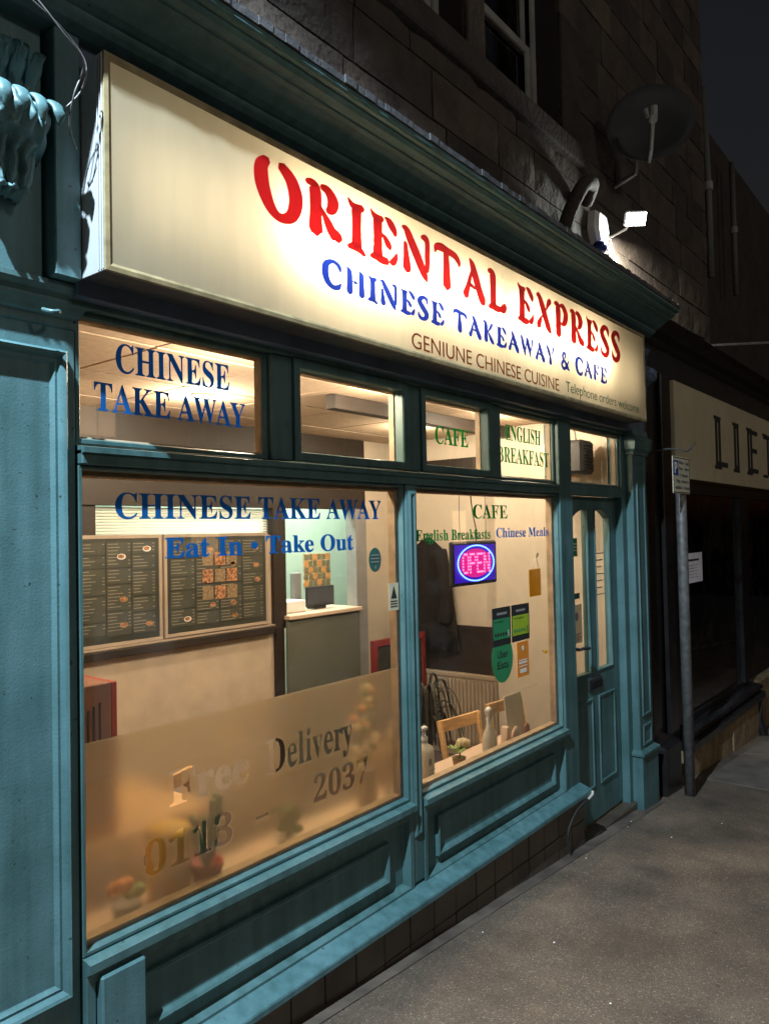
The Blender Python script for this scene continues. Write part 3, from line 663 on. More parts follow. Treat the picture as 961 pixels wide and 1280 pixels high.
# frosted film with clear cut-out letters (rastered into 2.4 mm cells)
def film():
    x0, x1, z0, z1, st = 1.158, 2.632, -1.130, -.572, .0024
    nx = int((x1 - x0) / st); nz = int((z1 - z0) / st); cut = [bytearray(nx) for _ in range(nz)]
    def put(body, xa, xb, za, zb, rise=0, bold=.01):
        me = text_tris(body, bold); xs = [v.co.x for v in me.vertices]; ys = [v.co.y for v in me.vertices]
        ax, bxx, ay, by = min(xs), max(xs), min(ys), max(ys); me.calc_loop_triangles()
        P = [((xa + (xb - xa) * (v.co.x - ax) / (bxx - ax) - x0) / st, (za + (zb - za) * (v.co.y - ay) / (by - ay) + rise * (v.co.x - ax) / (bxx - ax) - z0) / st) for v in me.vertices]
        for t in me.loop_triangles:
            a, b, c = (P[i] for i in t.vertices)
            d = (b[0] - a[0]) * (c[1] - a[1]) - (c[0] - a[0]) * (b[1] - a[1])
            if abs(d) < 1e-9: continue
            for j in range(max(0, int(min(a[1], b[1], c[1]) - .5)), min(nz, int(max(a[1], b[1], c[1]) + 1))):
                for i in range(max(0, int(min(a[0], b[0], c[0]) - .5)), min(nx, int(max(a[0], b[0], c[0]) + 1))):
                    px, py = i + .5, j + .5
                    u = ((b[0] - px) * (c[1] - py) - (c[0] - px) * (b[1] - py)) / d; v = ((c[0] - px) * (a[1] - py) - (a[0] - px) * (c[1] - py)) / d
                    if u >= -1e-6 and v >= -1e-6 and u + v <= 1.000001: cut[j][i] = 1
        bpy.data.meshes.remove(me)
    put(serif('Free'), 1.452, 1.775, -.833, -.722, 0, .014)
    put(serif('Delivery'), 1.855, 2.315, -.872, -.715, 0, .014)
    put(serif('0113'), 1.358, 1.700, -1.015, -.905, 0, .014)
    put('–', 1.80, 1.862, -.975, -.962, 0, .02)
    put(serif('2037'), 2.085, 2.402, -1.000, -.895, 0, .014)
    bm = NB(); cache = {}
    def V(i, j, y):
        k = (i, j, y)
        if k not in cache: cache[k] = bm.verts.new((x0 + i * st, y, z0 + j * st))
        return cache[k]
    # merge equal rows into tall strips
    rows = []
    for j in range(nz):
        r = []; i = 0
        while i < nx:
            if cut[j][i]: i += 1; continue
            k = i
            while k < nx and not cut[j][k]: k += 1
            r.append((i, k)); i = k
        rows.append(tuple(r))
    j = 0
    while j < nz:
        k = j
        while k < nz and rows[k] == rows[j]: k += 1
        for a, b in rows[j]:
            for y in (.0065, .0085):
                vs = [bm.verts.new((x0 + p * st, y, z0 + q * st)) for p, q in ((a, j), (b, j), (b, k), (a, k))]
                f = bm.faces.new(vs if y < .007 else vs[::-1])
        j = k
    return bm
fl = obj('frosted_film', film(), M['frost'], winL)

# ================================================================== LIGHTBOX SIGN
sg = thing('shop_sign', 'long lit cream lightbox sign reading ORIENTAL EXPRESS over the takeaway windows', 'shop sign', (1.125, -.2, .70))
SX0, SX1, SZ0, SZ1, SF, SB = 1.122, 5.115, .703, 1.283, -.205, -.080
A_ = M['alu']
cs = box('case', SX0, SX0 + .004, SF, SB, SZ0, SZ1, A_, sg, 0)
for y in (-.198, -.188, -.176): box('case_rib', SX0 - .004, SX0 - .0005, y - .002, y + .002, SZ0 + .002, SZ1 - .002, A_, cs, .001)
box('case', SX1 - .004, SX1, SF, SB, SZ0, SZ1, A_, sg, 0)
box('case', SX0 + .0045, SX1 - .0045, SF + .004, SB, SZ1 - .006, SZ1 - .001, A_, sg, 0)
box('case', SX0 + .0045, SX1 - .0045, SF + .004, SB, SZ0 + .001, SZ0 + .006, M['lead'], sg, 0)
box('case', SX0 + .0045, SX1 - .0045, SB - .006, SB - .002, SZ0 + .0065, SZ1 - .0065, M['white_p'], sg, 0)
obj('trim', ring(NB(), SX0 - .001, SX1 + .001, SZ0 - .001, SZ1 + .001, [(0, SF + .01), (0, SF - .004), (.012, SF - .005), (.020, SF - .0012), (.021, SF)], False), M['edge'], sg)
J = 3.22
for a, b in ((SX0 + .02, J - .0008), (J + .0008, SX1 - .02)):
    bm = NB(); bm.faces.new([bm.verts.new(p) for p in ((a, SF, SZ0 + .02), (b, SF, SZ0 + .02), (b, SF, SZ1 - .02), (a, SF, SZ1 - .02))])
    obj('face_panel', bm, M['acrylic'], sg)
yl = SF - .0012
brush_text('lettering', 'ORIENTAL EXPRESS', 1.655, 4.690, 1.026, 1.216, yl, M['red_l'], sg)
brush_text('lettering', 'CHINESE TAKEAWAY & CAFE', 1.955, 4.462, .862, .962, yl, M['blue_l'], sg)
text('lettering', 'GENIUNE CHINESE CUISINE', 2.472, 3.800, .735, .800, yl, M['brown_l'], sg, -.002, .0006)
text('lettering', 'Telephone orders welcome', 3.885, 4.985, .728, .802, yl, M['green_l'], sg, -.004, .0006)
for a, b, p in ((1.85, 2.45, 5.5), (2.58, 3.18, 2.6), (3.30, 3.85, 2.6), (4.00, 4.50, 2.2)):
    # fluorescent tubes inside the box
    zc = 1.03
    alight('sign_tube', ((a + b) / 2, -.115, zc), ((a + b) / 2, -1, zc), p * 3.6, (1, .90, .70), (b - a), .03)
alight('sign_tube_low', (3.1, -.10, .98), (3.1, -1, .98), 4.5, (1, .88, .66), 3.8, .25)

# ================================================================== ROOM INSIDE
FZ, CZ, BY, XW = -1.86, .785, 2.2, 5.42
struct('interior_floor', .7, 6.9, .055, 4.2, FZ - .06, FZ, M['floor_in'])
iw = thing('interior_wall', None, None, (.7, 2.2, FZ), kind='structure')
box('wall_panel', .62, .70, .10, 4.3, FZ, CZ + .1, M['cream'], iw, 0)
box('wall_panel', 4.135, 4.30, .052, .06, FZ, -1.2, M['cream'], iw, 0)
box('wall_panel', 5.20, 5.28, .105, 1.02, FZ, CZ, M['white_wall'], iw, 0)
box('wall_panel', 5.2805, XW + .08, .94, 1.02, FZ, CZ, M['white_wall'], iw, 0)
box('wall_panel', XW, XW + .08, 1.0205, BY + .1, FZ, CZ, M['white_wall'], iw, 0)
box('back_wall_lower', .7005, 4.084, BY, BY + .08, FZ, -.70, M['cream'], iw, 0)
box('back_wall_lower', .7005, 2.54, BY, BY + .08, -.6995, .20, M['wood_dark'], iw, 0)
box('back_wall_lower', 2.5405, 3.955, BY, BY + .08, -.6995, 0.0, M['cream'], iw, 0)
box('bulkhead', .7005, 5.035, BY - .02, BY + .08, .20, CZ, M['wood_dark'], iw, 0)
box('wood_post', 3.956, 4.08, BY - .03, BY + .08, -.6995, .1995, M['wood_dark'], iw, 0)
box('wood_post', 3.97, 4.05, BY - .031, BY - .001, FZ, -.7005, M['wood_dark'], iw, 0)
box('grey_post', 4.895, 5.03, BY - .03, BY + .08, FZ, .1995, M['grey_pl'], iw, 0)
box('wall_panel', 5.0355, XW, BY, BY + .08, FZ, CZ, M['white_wall'], iw, 0)
box('dado', XW - .03, XW - .001, 1.0205, BY - .002, FZ + .65, -.78, M['wood_dark'], iw, .002)
box('pelmet', XW - .06, XW - .001, 1.03, BY - .03, .50, .60, M['wood_dark'], iw, .002)
# kitchen beyond the hatch
box('wall_panel', 2.3, 7.2, 3.3, 3.38, FZ, 1.2, M['kitchen'], iw, 0)
box('wall_panel', 2.3, 2.38, BY + .081, 3.2995, FZ, 1.2, M['kitchen'], iw, 0)
box('wall_panel', 7.12, 7.2, BY + .081, 3.2995, FZ, 1.2, M['kitchen'], iw, 0)
box('wall_panel', 2.381, 7.119, BY + .081, 3.2995, 1.14, 1.2, M['kitchen'], iw, 0)
# counter with monitor
ct = thing('serving_counter', 'grey green counter front under the lit serving hatch, behind the left window', 'counter', (4.45, 2.15, FZ))
box('front_panel', 4.054, 4.89, BY - .06, BY - .04, FZ + .03, -.640, M['counter'], ct, .003)
box('worktop', 4.054, 4.8945, BY - .09, BY + .35, -.638, -.607, M['shelf'], ct, .004)
mo = thing('till_monitor', 'dark till screen standing on the counter in the bright hatch', 'monitor', (4.6, BY + .12, -.606))
box('screen', 4.43, 4.76, BY + .10, BY + .12, -.585, -.425, M['blackmatt'], mo, .006); box('display', 4.442, 4.748, BY + .0985, BY + .0998, -.565, -.437, M['screen'], mo, 0)
box('stand', 4.53, 4.66, BY + .10, BY + .2, -.606, -.586, M['blackmatt'], mo, .003)
bo = box('takeaway_box', 4.16, 4.37, BY + .05, BY + .25, -.606, -.515, M['white_p'], label='white box on the hatch counter left of the till screen', cat='box', bev=.006)
sp = box('hatch_speaker', 4.41, 4.50, BY + .22, BY + .27, -.606, -.31, M['grey_pl'], label='upright dark grey speaker behind the till screen', cat='speaker', bev=.008)  # dark upright speaker behind the screen
cal = thing('calendar', 'orange and cream wall poster in the bright kitchen behind the till', 'poster', (5.5, 3.29, -.4))
ratio = 5.3 / 6.0
box('sheet', 5.42, 5.80, 3.292, 3.299, -.52, -.195, M['calendar'], cal, 0)
for i in range(6):
    for j in range(5): box('picture', 5.428 + i * .062, 5.428 + i * .062 + .052, 3.289, 3.2915, -.512 + j * .064, -.512 + j * .064 + .052, M['food_b'] if (i + j) % 3 else M['petal_o'], cal, 0)
# blinds over the hatch
bl = thing('venetian_blind', 'white venetian blind in the back hatch above the menu boards', 'blind', (3.2, BY + .03, .19))
sm = bx(NB(), 0, 1.405, -.010, .010, -.0006, .0006)
for v in sm.verts: v.co.z += v.co.y * .75
sm_me = bpy.data.meshes.new('slat'); sm.to_mesh(sm_me); sm.free(); sm_me.materials.append(M['blind'])
for k in range(11):
    s = bpy.data.objects.new('slat', sm_me); C.objects.link(s); s.parent = bl; s.location = (2.546 - 3.2, 0, -.008 - k * .0185)
# menu boards
def menu(x0, x1, z0, z1, label, cols, rows, hot):
    t = thing('menu_board', label, 'menu board', (x0, BY - .03, z0), 'menu boards on the back wall')
    obj('frame', ring(NB(), x0, x1, z0, z1, [(0, BY - .001), (0, BY - .028), (.004, BY - .032), (.022, BY - .03), (.026, BY - .02)], True), M['menu_frame'], t)
    box('board', x0 + .024, x1 - .024, BY - .026, BY - .0205, z0 + .024, z1 - .024, M['menu_bg'], t, 0)
    cw = (x1 - x0 - .09) / cols; bm_t = NB()
    for i in range(cols):
        z = z1 - .045; j = 0
        while z > z0 + .12:
            h = random.choice(rows); h = min(h, z - z0 - .055)
            a = x0 + .045 + i * cw; c = box('menu_panel', a, a + cw - .008, BY - .029, BY - .0265, z - h + .008, z, M['menu_cell'], t, 0)
            for q in range(max(1, int(h / .022))):
                bx(bm_t, a + .01, a + cw * random.uniform(.3, .65), BY - .0302, BY - .0292, z - .012 - q * .02, z - .0085 - q * .02)
                if random.random() < .6: bx(bm_t, a + cw * .84, a + cw * .93, BY - .0302, BY - .0292, z - .012 - q * .02, z - .0085 - q * .02)
            if random.random() < hot:
                fx = a + cw * random.uniform(.55, .7); fz = z - h * .55
                pl_ = obj('food_picture', disc(NB(), fx, BY - .0318, fz, min(.030, cw * .18), min(.018, h * .24), .0015, 14), M['white_p'] if random.random() < .3 else M['food_b'], t)
                obj('food', disc(NB(), fx - .003, BY - .0335, fz + .002, min(.022, cw * .13), min(.013, h * .17), .0015, 10), M['food_a'], t)
            z -= h; j += 1
    obj('menu_print', bm_t, M['menu_text'], t)
    return t
menu(2.02, 2.985, -.655, .018, 'dark menu board of text and dishes, left of the pair behind the left window', 5, [.08, .1, .16], .35)
m2 = menu(3.0, 3.90, -.650, .018, 'dark menu board with a grid of food photographs, right of the pair', 4, [.09, .12], .3)
for i in range(3):
    for j in range(3):
        box('food_photo', 3.30 + i * .105, 3.39 + i * .105, BY - .0335, BY - .0318, -.20 - j * .115, -.11 - j * .115, M['food_a'] if (i + j) % 2 else M['food_b'], m2, 0)
box('wall_rail', 1.2, 3.94, BY - .06, BY - .001, -.72, -.668, M['wood_dark'], iw, .006)
box('wall_rail', 1.2, 3.94, BY - .055, BY - .001, -.666, -.655, M['menu_frame'], iw, .002)
# ceiling
cg = thing('interior_ceiling', None, None, (3, 1.1, CZ), kind='structure')
box('ceiling_grid', .70, XW, .101, BY + .08, CZ + .012, CZ + .05, M['tbar'], cg, 0)  # dark backing seen in the tile gaps, shadow lines put into its colour
box('ceiling_grid', .70, 5.2, .055, .1005, .70, CZ + .05, M['wood_dark'], cg, 0)
TS = .595; tm = bx(NB(), .006, TS - .006, .006, TS - .006, 0, .012, .002)
tme = bpy.data.meshes.new('ceiling_tile'); tm.to_mesh(tme); tm.free(); tme.materials.append(M['tile_c'])
for i in range(8):
    for j in range(4):
        if i == 7 and j < 0: continue
        s = bpy.data.objects.new('ceiling_tile', tme); C.objects.link(s); s.parent = cg
        s.location = (.72 + i * TS - 3, .11 + j * TS - 1.1 - .02, random.uniform(-.002, .001)); s.scale = (1 if i < 7 else .88, 1 if j < 3 else .53, 1)
box('ceiling_beam', 3.2, 5.19, .86, .93, .70, CZ - .003, M['wood_dark'], cg, .003)
obj('ceiling_cable', tube(NB(), spline([(1.0, .30, CZ - .012), (1.35, .42, CZ - .012), (1.60, .40, CZ - .012), (1.72, .30, CZ - .012), (1.72, .14, CZ - .012)]), .006, 6), M['tbar'], cg)
for i, (lx, ly) in enumerate(DOWN):
    lb = ['round ceiling lamp nearest the left window', 'round ceiling lamp near the menu boards', 'round ceiling lamp above the CAFE pane',
          'round ceiling lamp seen through the ENGLISH BREAKFAST pane', 'round ceiling lamp at the back right of the room'][i]
    t = thing('ceiling_lamp', lb, 'ceiling lamp', (lx, ly, CZ - .01), 'round lamps in the takeaway ceiling')
    obj('rim', lathe(NB(), lx, ly, [(.05, CZ - .004), (.055, CZ - .012), (.048, CZ - .018), (.040, CZ - .016)], 20), M['white_pl'], t, smooth=True)
    obj('lens', lathe(NB(), lx, ly, [(.040, CZ - .016), (.038, CZ - .026), (.02, CZ - .034)], 16), M['e_lamp'], t)
    plight('ceiling_lamp_light', (lx, ly, CZ - .10), [58, 36, 42, 34, 25][i], WARM, .04)
alight('kitchen_tube', (4.8, 2.75, 1.10), (4.8, 2.75, 0), 90, (.86, 1.0, .86), 2.2, .2)
# shelf inside the windows
sh = thing('window_shelf', 'pale laminate shelf along the inside of both front windows', 'shelf', (2.6, .17, -1.21))
box('shelf_board', 1.16, 4.13, .055, .30, -1.222, -1.196, M['shelf'], sh, .004)
box('shelf_back', 1.16, 4.13, .31, .33, -1.30, -1.215, M['rad'], sh, .003)
for xx in (1.3, 2.68, 4.0): box('bracket', xx, xx + .03, .056, .29, -1.36, -1.2225, M['blackmatt'], sh, .002)

# ------------------------------------------------------------------ furniture
def chair(label, x, y, rz, base=None, grp='wooden cafe chairs'):
    if base:
        r = base.copy(); C.objects.link(r)
        for ch in base.children:
            c = ch.copy(); C.objects.link(c); c.parent = r
    else:
        r = thing('chair', label, 'chair', (0, 0, 0), grp)
        for sx in (-1, 1):
            obj('leg', bx(NB(), sx * .17 - .016, sx * .17 + .016, -.19, -.16, 0, .44, .004), M['pine'], r)
            obj('leg', tube(NB(), [(sx * .17, .18, 0), (sx * .17, .18, .44), (sx * .178, .215, .66), (sx * .185, .25, .84)], .019, 6), M['pine'], r)
        obj('seat', bx(NB(), -.20, .20, -.20, .20, .44, .47, .01), M['pine'], r)
        bm = NB(); L = []
        for k in range(13):
            t = -1 + k / 6; xx = t * .195; yy = .24 + .045 * (1 - t * t); zz = .79 + .018 * t * t
            L.append([(xx, yy - .011, zz - .035), (xx, yy + .011, zz - .035), (xx, yy + .016, zz + .035), (xx, yy - .006, zz + .035)])
        obj('top_rail', loft(bm, L, True, True, True), M['pine'], r, smooth=False)
        obj('lower_rail', bx(NB(), -.17, .17, .19, .205, .55, .59, .003), M['pine'], r)
        obj('stretcher', bx(NB(), -.17, .17, -.18, -.165, .2, .23, .003), M['pine'], r)
    r['label'] = label; r.location = (x, y, FZ); r.rotation_euler = (0, 0, rz); r.scale = (.92, .92, .93); return r
ch0 = chair('beech chair behind the spray bottle in the right window', 4.30, .25, R(-6))
chair('beech chair behind the rose pot in the right window', 3.77, .25, R(-8), ch0)
chair('beech chair half hidden by the window mullion beside the pump bottle', 3.14, .26, R(-8), ch0)
chair('wooden chair behind the carton in the left window', 2.15, 1.25, R(170), ch0)
# radiator
rd = thing('radiator', 'pale ribbed radiator on the right wall behind the cafe chairs', 'radiator', (XW - .05, 1.45, -1.72))
box('body', XW - .075, XW - .031, 1.06, 1.95, -1.74, -1.20, M['rad'], rd, .004)
box('top_grille', XW - .085, XW - .0305, 1.05, 1.96, -1.199, -1.165, M['rad'], rd, .004)
for k in range(24): box('rib', XW - .090, XW - .0755, 1.075 + k * .036, 1.097 + k * .036, -1.72, -1.215, M['rad'], rd, .003)
# coat
def coat():
    bm = NB(); L = []
    prof = [(-.98, .30, .10), (-.80, .29, .11), (-.55, .25, .10), (-.35, .22, .09), (-.22, .20, .085), (-.14, .14, .07), (-.08, .06, .05), (-.05, .02, .02)]
    for z, hw, d in prof:
        L.append([(XW - .04 - d * (.5 + .5 * math.cos(t * 2 * math.pi / 28)) - .012 * math.sin(t * 3 + z * 5), 1.76 + hw * math.sin(t * 2 * math.pi / 28) * (1 + .07 * math.sin(t * 2.1)), z) for t in range(28)])
    return loft(bm, L, True, True, True)
co = thing('coat', 'long black coat hanging on the right wall behind the OPEN sign', 'coat', (XW - .05, 1.76, -.05))
obj('coat_body', coat(), M['coat'], co, smooth=True)
obj('sleeve', tube(NB(), spline([(XW - .12, 1.60, -.16), (XW - .15, 1.55, -.35), (XW - .14, 1.54, -.6), (XW - .13, 1.56, -.75)]), .055, 10), M['coat'], co, smooth=True)
obj('hook', tube(NB(), [(XW, 1.76, -.03), (XW - .06, 1.76, -.035), (XW - .07, 1.76, -.01)], .006, 6), M['galv'], co)
kn = thing('brass_hook', 'small round brass hook on the inner wall at the right edge of the right window', 'hook', (4.13, .10, -.70))
obj('knob', ell(NB(), Vector((4.118, .075, -.715)), .012, .012, .012), M['bagy'], kn, smooth=True)
obj('stem', tube(NB(), [(4.118, .08, -.715), (4.14, .10, -.715)], .005, 6), M['galv'], kn)
# chalk board stand
ab = thing('chalk_board', 'red framed blackboard standing behind the window mullion', 'blackboard', (4.7, 1.6, FZ))
obj('frame', ring(NB(), 4.40, 5.06, -1.83, -.80, [(0, 1.63), (0, 1.60), (.045, 1.595), (.05, 1.61)], False), M['red_frame'], ab)
box('board', 4.44, 5.02, 1.605, 1.62, -1.79, -.84, M['chalk'], ab, 0)
# palm: dark arching fronds
PX, PYY = 3.98, .84
pm = thing('palm_plant', 'dark arching palm in a pot behind the right window', 'potted plant', (PX, PYY, FZ))
obj('pot', lathe(NB(), PX, PYY, [(.12, FZ), (.16, FZ + .26), (.17, FZ + .28), (.15, FZ + .28), (.14, FZ + .24)], 20), M['brownpot'], pm, smooth=True)
for k in range(46):
    a = k * 2.4; rr = random.uniform(.10, .26); hh = random.uniform(.45, .80); bm = NB()
    P = spline([(PX, PYY, FZ + .25), (PX + math.cos(a) * rr * .3, PYY + math.sin(a) * rr * .3, FZ + .25 + hh * .8), (PX + math.cos(a) * rr * .8, PYY + math.sin(a) * rr * .8, FZ + .25 + hh * .86), (PX + math.cos(a) * rr * 1.15, PYY + math.sin(a) * rr * 1.15, FZ + .25 + hh * .45)], 5)
    L = []
    for i, p in enumerate(P):
        w = .012 * math.sin(math.pi * (i + .5) / len(P)) + .002
        q = Vector((-math.sin(a), math.cos(a), 0)) * w
        L.append([p - q, p + Vector((0, 0, .004)), p + q, p - Vector((0, 0, .003))])
    obj('frond', loft(bm, L, True, True, True), M['leaf_dk'], pm)

# ------------------------------------------------------------------ small things on the shelf
SZ = -1.196
sa = thing('pump_bottle', 'white hand sanitiser pump bottle at the left end of the right window', 'bottle', (2.965, .13, SZ))
obj('bottle', lathe(NB(), 2.965, .13, [(.043, SZ), (.046, SZ + .01), (.046, SZ + .165), (.041, SZ + .185), (.020, SZ + .198), (.017, SZ + .207)], 24), M['white_pl'], sa, smooth=True)
obj('cap', lathe(NB(), 2.965, .13, [(.018, SZ + .205), (.018, SZ + .232), (.008, SZ + .234), (.007, SZ + .265)], 16), M['white_p'], sa, smooth=True)
obj('nozzle', bx(NB(), 2.935, 2.985, .118, .142, SZ + .263, SZ + .280, .005), M['white_p'], sa)
obj('label_mark', disc(NB(), 2.945, .083, SZ + .125, .012, .018, .0006), M['grey_p'], sa)
for q in range(4): box('label_line', 2.935, 2.985 - .01 * (q % 2), 0.0835, .0845, SZ + .085 - q * .018, SZ + .088 - q * .018, M['grey_p'], sa, 0)
sb = thing('spray_bottle', 'white trigger spray bottle in front of the middle chair in the right window', 'bottle', (3.56, .13, SZ))
obj('bottle', lathe(NB(), 3.56, .13, [(.052, SZ), (.056, SZ + .01), (.056, SZ + .10), (.046, SZ + .125), (.024, SZ + .155), (.019, SZ + .19)], 18, 1, .6), M['white_pl'], sb, smooth=True)
obj('trigger', tube(NB(), spline([(3.56, .13, SZ + .185), (3.56, .13, SZ + .225), (3.54, .12, SZ + .248), (3.51, .11, SZ + .245)]), .017, 10), M['white_p'], sb, smooth=True)
obj('trigger', tube(NB(), spline([(3.535, .12, SZ + .23), (3.525, .115, SZ + .20), (3.53, .115, SZ + .175)]), .006, 6), M['white_p'], sb)
rp_ = thing('rose_pot', 'small brown pot with a cream rose in the right window', 'plant', (3.26, .13, SZ))
obj('pot', lathe(NB(), 3.26, .13, [(.026, SZ), (.034, SZ + .062), (.036, SZ + .066), (.030, SZ + .066), (.028, SZ + .05)], 20), M['brownpot'], rp_, smooth=True)
def rose(cx, cy, cz, r, parent, mt):
    for k in range(11):
        a = k * 2.4; q = r * (.25 + .06 * k); bm = NB()
        ell(bm, Vector((cx + math.cos(a) * q * .7, cy + math.sin(a) * q * .7, cz - q * .12)), r * .42, r * .16, r * .40)
        c = Vector((cx + math.cos(a) * q * .7, cy + math.sin(a) * q * .7, cz - q * .12))
        bmesh.ops.rotate(bm, cent=c, matrix=Matrix.Rotation(a + 1.57, 3, 'Z'), verts=bm.verts)
        obj('petal', bm, mt, parent, smooth=True)
rose(3.292, .125, SZ + .135, .050, rp_, M['petal'])
for k in range(9):
    a = k * 1.9; bm = NB(); c = Vector((3.24 + math.cos(a) * .03, .13 + math.sin(a) * .022, SZ + .10 + .008 * (k % 3)))
    ell(bm, c, .030, .010, .004, Matrix.Rotation(a, 3, 'Z').to_quaternion() @ Matrix.Rotation(-.5, 3, 'Y').to_quaternion()); obj('leaf', bm, M['leaf_lt'], rp_, smooth=True)
obj('stem', tube(NB(), [(3.26, .13, SZ + .05), (3.275, .128, SZ + .11)], .004, 6), M['leaf'], rp_)
# tablet / tilted board, and pebbles of card stands beside it
tb = thing('tilted_board', 'pale tilted menu card standing at the right end of the right window', 'menu card', (3.95, .16, SZ))
bm = bx(NB(), 3.80, 3.99, .150, .156, SZ + .0, SZ + .255, .002)
for v in bm.verts: v.co.y += (v.co.z - SZ) * .16; v.co.x += (v.co.z - SZ) * .12
obj('card', bm, M['white_pl'], tb)
obj('foot', ell(NB(), Vector((3.84, .13, SZ + .045)), .045, .012, .055), M['shelf'], tb, smooth=True)
bm = bx(NB(), 3.70, 3.725, .11, .15, SZ + .0, SZ + .12, .003)
for v in bm.verts: v.co.x += (v.co.z - SZ) * .15
obj('stand', bm, M['shelf'], tb)
obj('foot', ell(NB(), Vector((3.99, .14, SZ + .04)), .035, .012, .048), M['carton'], tb, smooth=True)
# left window: things behind the frosted film
yb = thing('yellow_tub', 'tall yellow container behind the frosted film', 'container', (1.60, .17, SZ))
obj('tub', lathe(NB(), 1.565, .17, [(.07, SZ), (.075, SZ + .22), (.07, SZ + .235), (.03, SZ + .25)], 20), M['yellow'], yb, smooth=True)
rpot = thing('red_flower_pot', 'red pot with a thick stemmed succulent showing through the number on the frosted film', 'plant', (1.66, .09, SZ))
obj('pot', lathe(NB(), 1.655, .09, [(.036, SZ), (.052, SZ + .095), (.056, SZ + .10), (.056, SZ + .115), (.048, SZ + .115), (.045, SZ + .10)], 20), M['terracotta'], rpot, smooth=True)
for k in range(9):
    a = k * 2.4; P = spline([(1.655, .09, SZ + .1), (1.655 + math.cos(a) * .03, .09 + math.sin(a) * .02, SZ + .17), (1.655 + math.cos(a) * .055, .09 + math.sin(a) * .03, SZ + .22 + .05 * (k % 3))], 5)
    obj('stem', tube(NB(), P, .011, 7), M['leaf'] if k % 3 else M['leaf_lt'], rpot, smooth=True)
og = thing('orange_flowers', 'orange flowers low behind the left corner of the frosted film', 'plant', (1.38, .12, SZ))
obj('pot', lathe(NB(), 1.38, .13, [(.035, SZ), (.045, SZ + .07), (.04, SZ + .07)], 16), M['grey_pl'], og, smooth=True)
for k in range(6):
    obj('bloom', ell(NB(), Vector((1.345 + .03 * math.cos(k * 2.1) + (.02 if k % 2 else 0), .10 + .02 * math.sin(k * 2), SZ + .115 + .018 * (k % 3))), .026, .02, .022), M['petal_o'] if k % 3 else M['leaf_lt'], og, smooth=True)
gp = thing('trailing_plant', 'green bushy plant behind the middle of the frosted film', 'plant', (2.06, .12, SZ))
obj('pot', lathe(NB(), 2.06, .12, [(.035, SZ), (.045, SZ + .06), (.04, SZ + .06)], 16), M['white_pl'], gp, smooth=True)
for k in range(24):
    c = Vector((2.06 + random.uniform(-.07, .07), .12 + random.uniform(-.05, .04), SZ + .07 + random.uniform(0, .10)))
    obj('leaf', ell(NB(), c, .026, .006, .016, Matrix.Rotation(random.uniform(-1.5, 1.5), 3, 'Y').to_quaternion()), M['leaf'], gp, smooth=True)
fv = thing('flower_vase', 'tall bunch of cream and orange flowers beside the middle mullion', 'flowers', (2.54, .12, SZ))
obj('vase', lathe(NB(), 2.54, .13, [(.035, SZ), (.045, SZ + .08), (.03, SZ + .17), (.036, SZ + .19), (.03, SZ + .19)], 18), M['brownpot'], fv, smooth=True)
for k in range(34):
    a = random.uniform(0, 6.28); rr = random.uniform(.0, .085); zz = SZ + random.uniform(.27, .57) - rr * .8
    c = Vector((2.53 + math.cos(a) * rr, .10 + abs(math.sin(a)) * rr * .7, zz))
    if k % 4 == 3: obj('leaf', ell(NB(), c, .03, .006, .014, Matrix.Rotation(random.uniform(-1.5, 1.5), 3, 'Y').to_quaternion()), M['leaf'], fv, smooth=True)
    else: obj('bloom', ell(NB(), c, .020, .017, .017), M['petal_o'] if k % 5 == 0 else M['petal'], fv, smooth=True)
for k in range(7):
    obj('stem', tube(NB(), [(2.54, .13, SZ + .17), (2.53 + random.uniform(-.06, .06), .12, SZ + .45)], .003, 5), M['leaf'], fv)
fw = thing('flower_sprig', 'yellow cream blossom peeping past the mullion at the left edge of the right window', 'flowers', (2.78, .16, SZ))
obj('vase', lathe(NB(), 2.77, .20, [(.02, SZ), (.026, SZ + .08), (.016, SZ + .15), (.018, SZ + .16)], 14), M['brownpot'], fw, smooth=True)
obj('stem', tube(NB(), [(2.77, .20, SZ + .15), (2.775, .16, SZ + .27)], .003, 5), M['leaf'], fw)
for k in range(6): obj('bloom', ell(NB(), Vector((2.765 + .018 * math.cos(k * 2), .15 + .01 * math.sin(k), SZ + .27 + .014 * k)), .019, .016, .016), M['petal'], fw, smooth=True)
# carton on a small table in the left window
tbl = thing('side_table', 'small wooden table carrying the carton behind the left window', 'table', (1.5, .65, FZ))
box('tabletop', 1.15, 1.95, .42, .95, -1.07, -1.04, M['pine'], tbl, .004)
for sx in (1.19, 1.88):
    for sy in (.46, .88): box('leg', sx, sx + .04, sy, sy + .04, FZ, -1.071, M['pine'], tbl, .003)
cb = thing('carton', 'brown and red cardboard carton standing behind the left window', 'box', (1.5, .55, -1.04))
box('side', 1.28, 1.535, .45, .75, -1.04, -.505, M['carton'], cb, .004)
box('side', 1.5355, 1.56, .452, .748, -1.038, -.507, M['carton_red'], cb, .003)
for q in range(4): box('print', 1.42 + .022 * q, 1.428 + .022 * q, .4485, .4497, -.72, -.60 + .01 * q, M['print'], cb, 0)

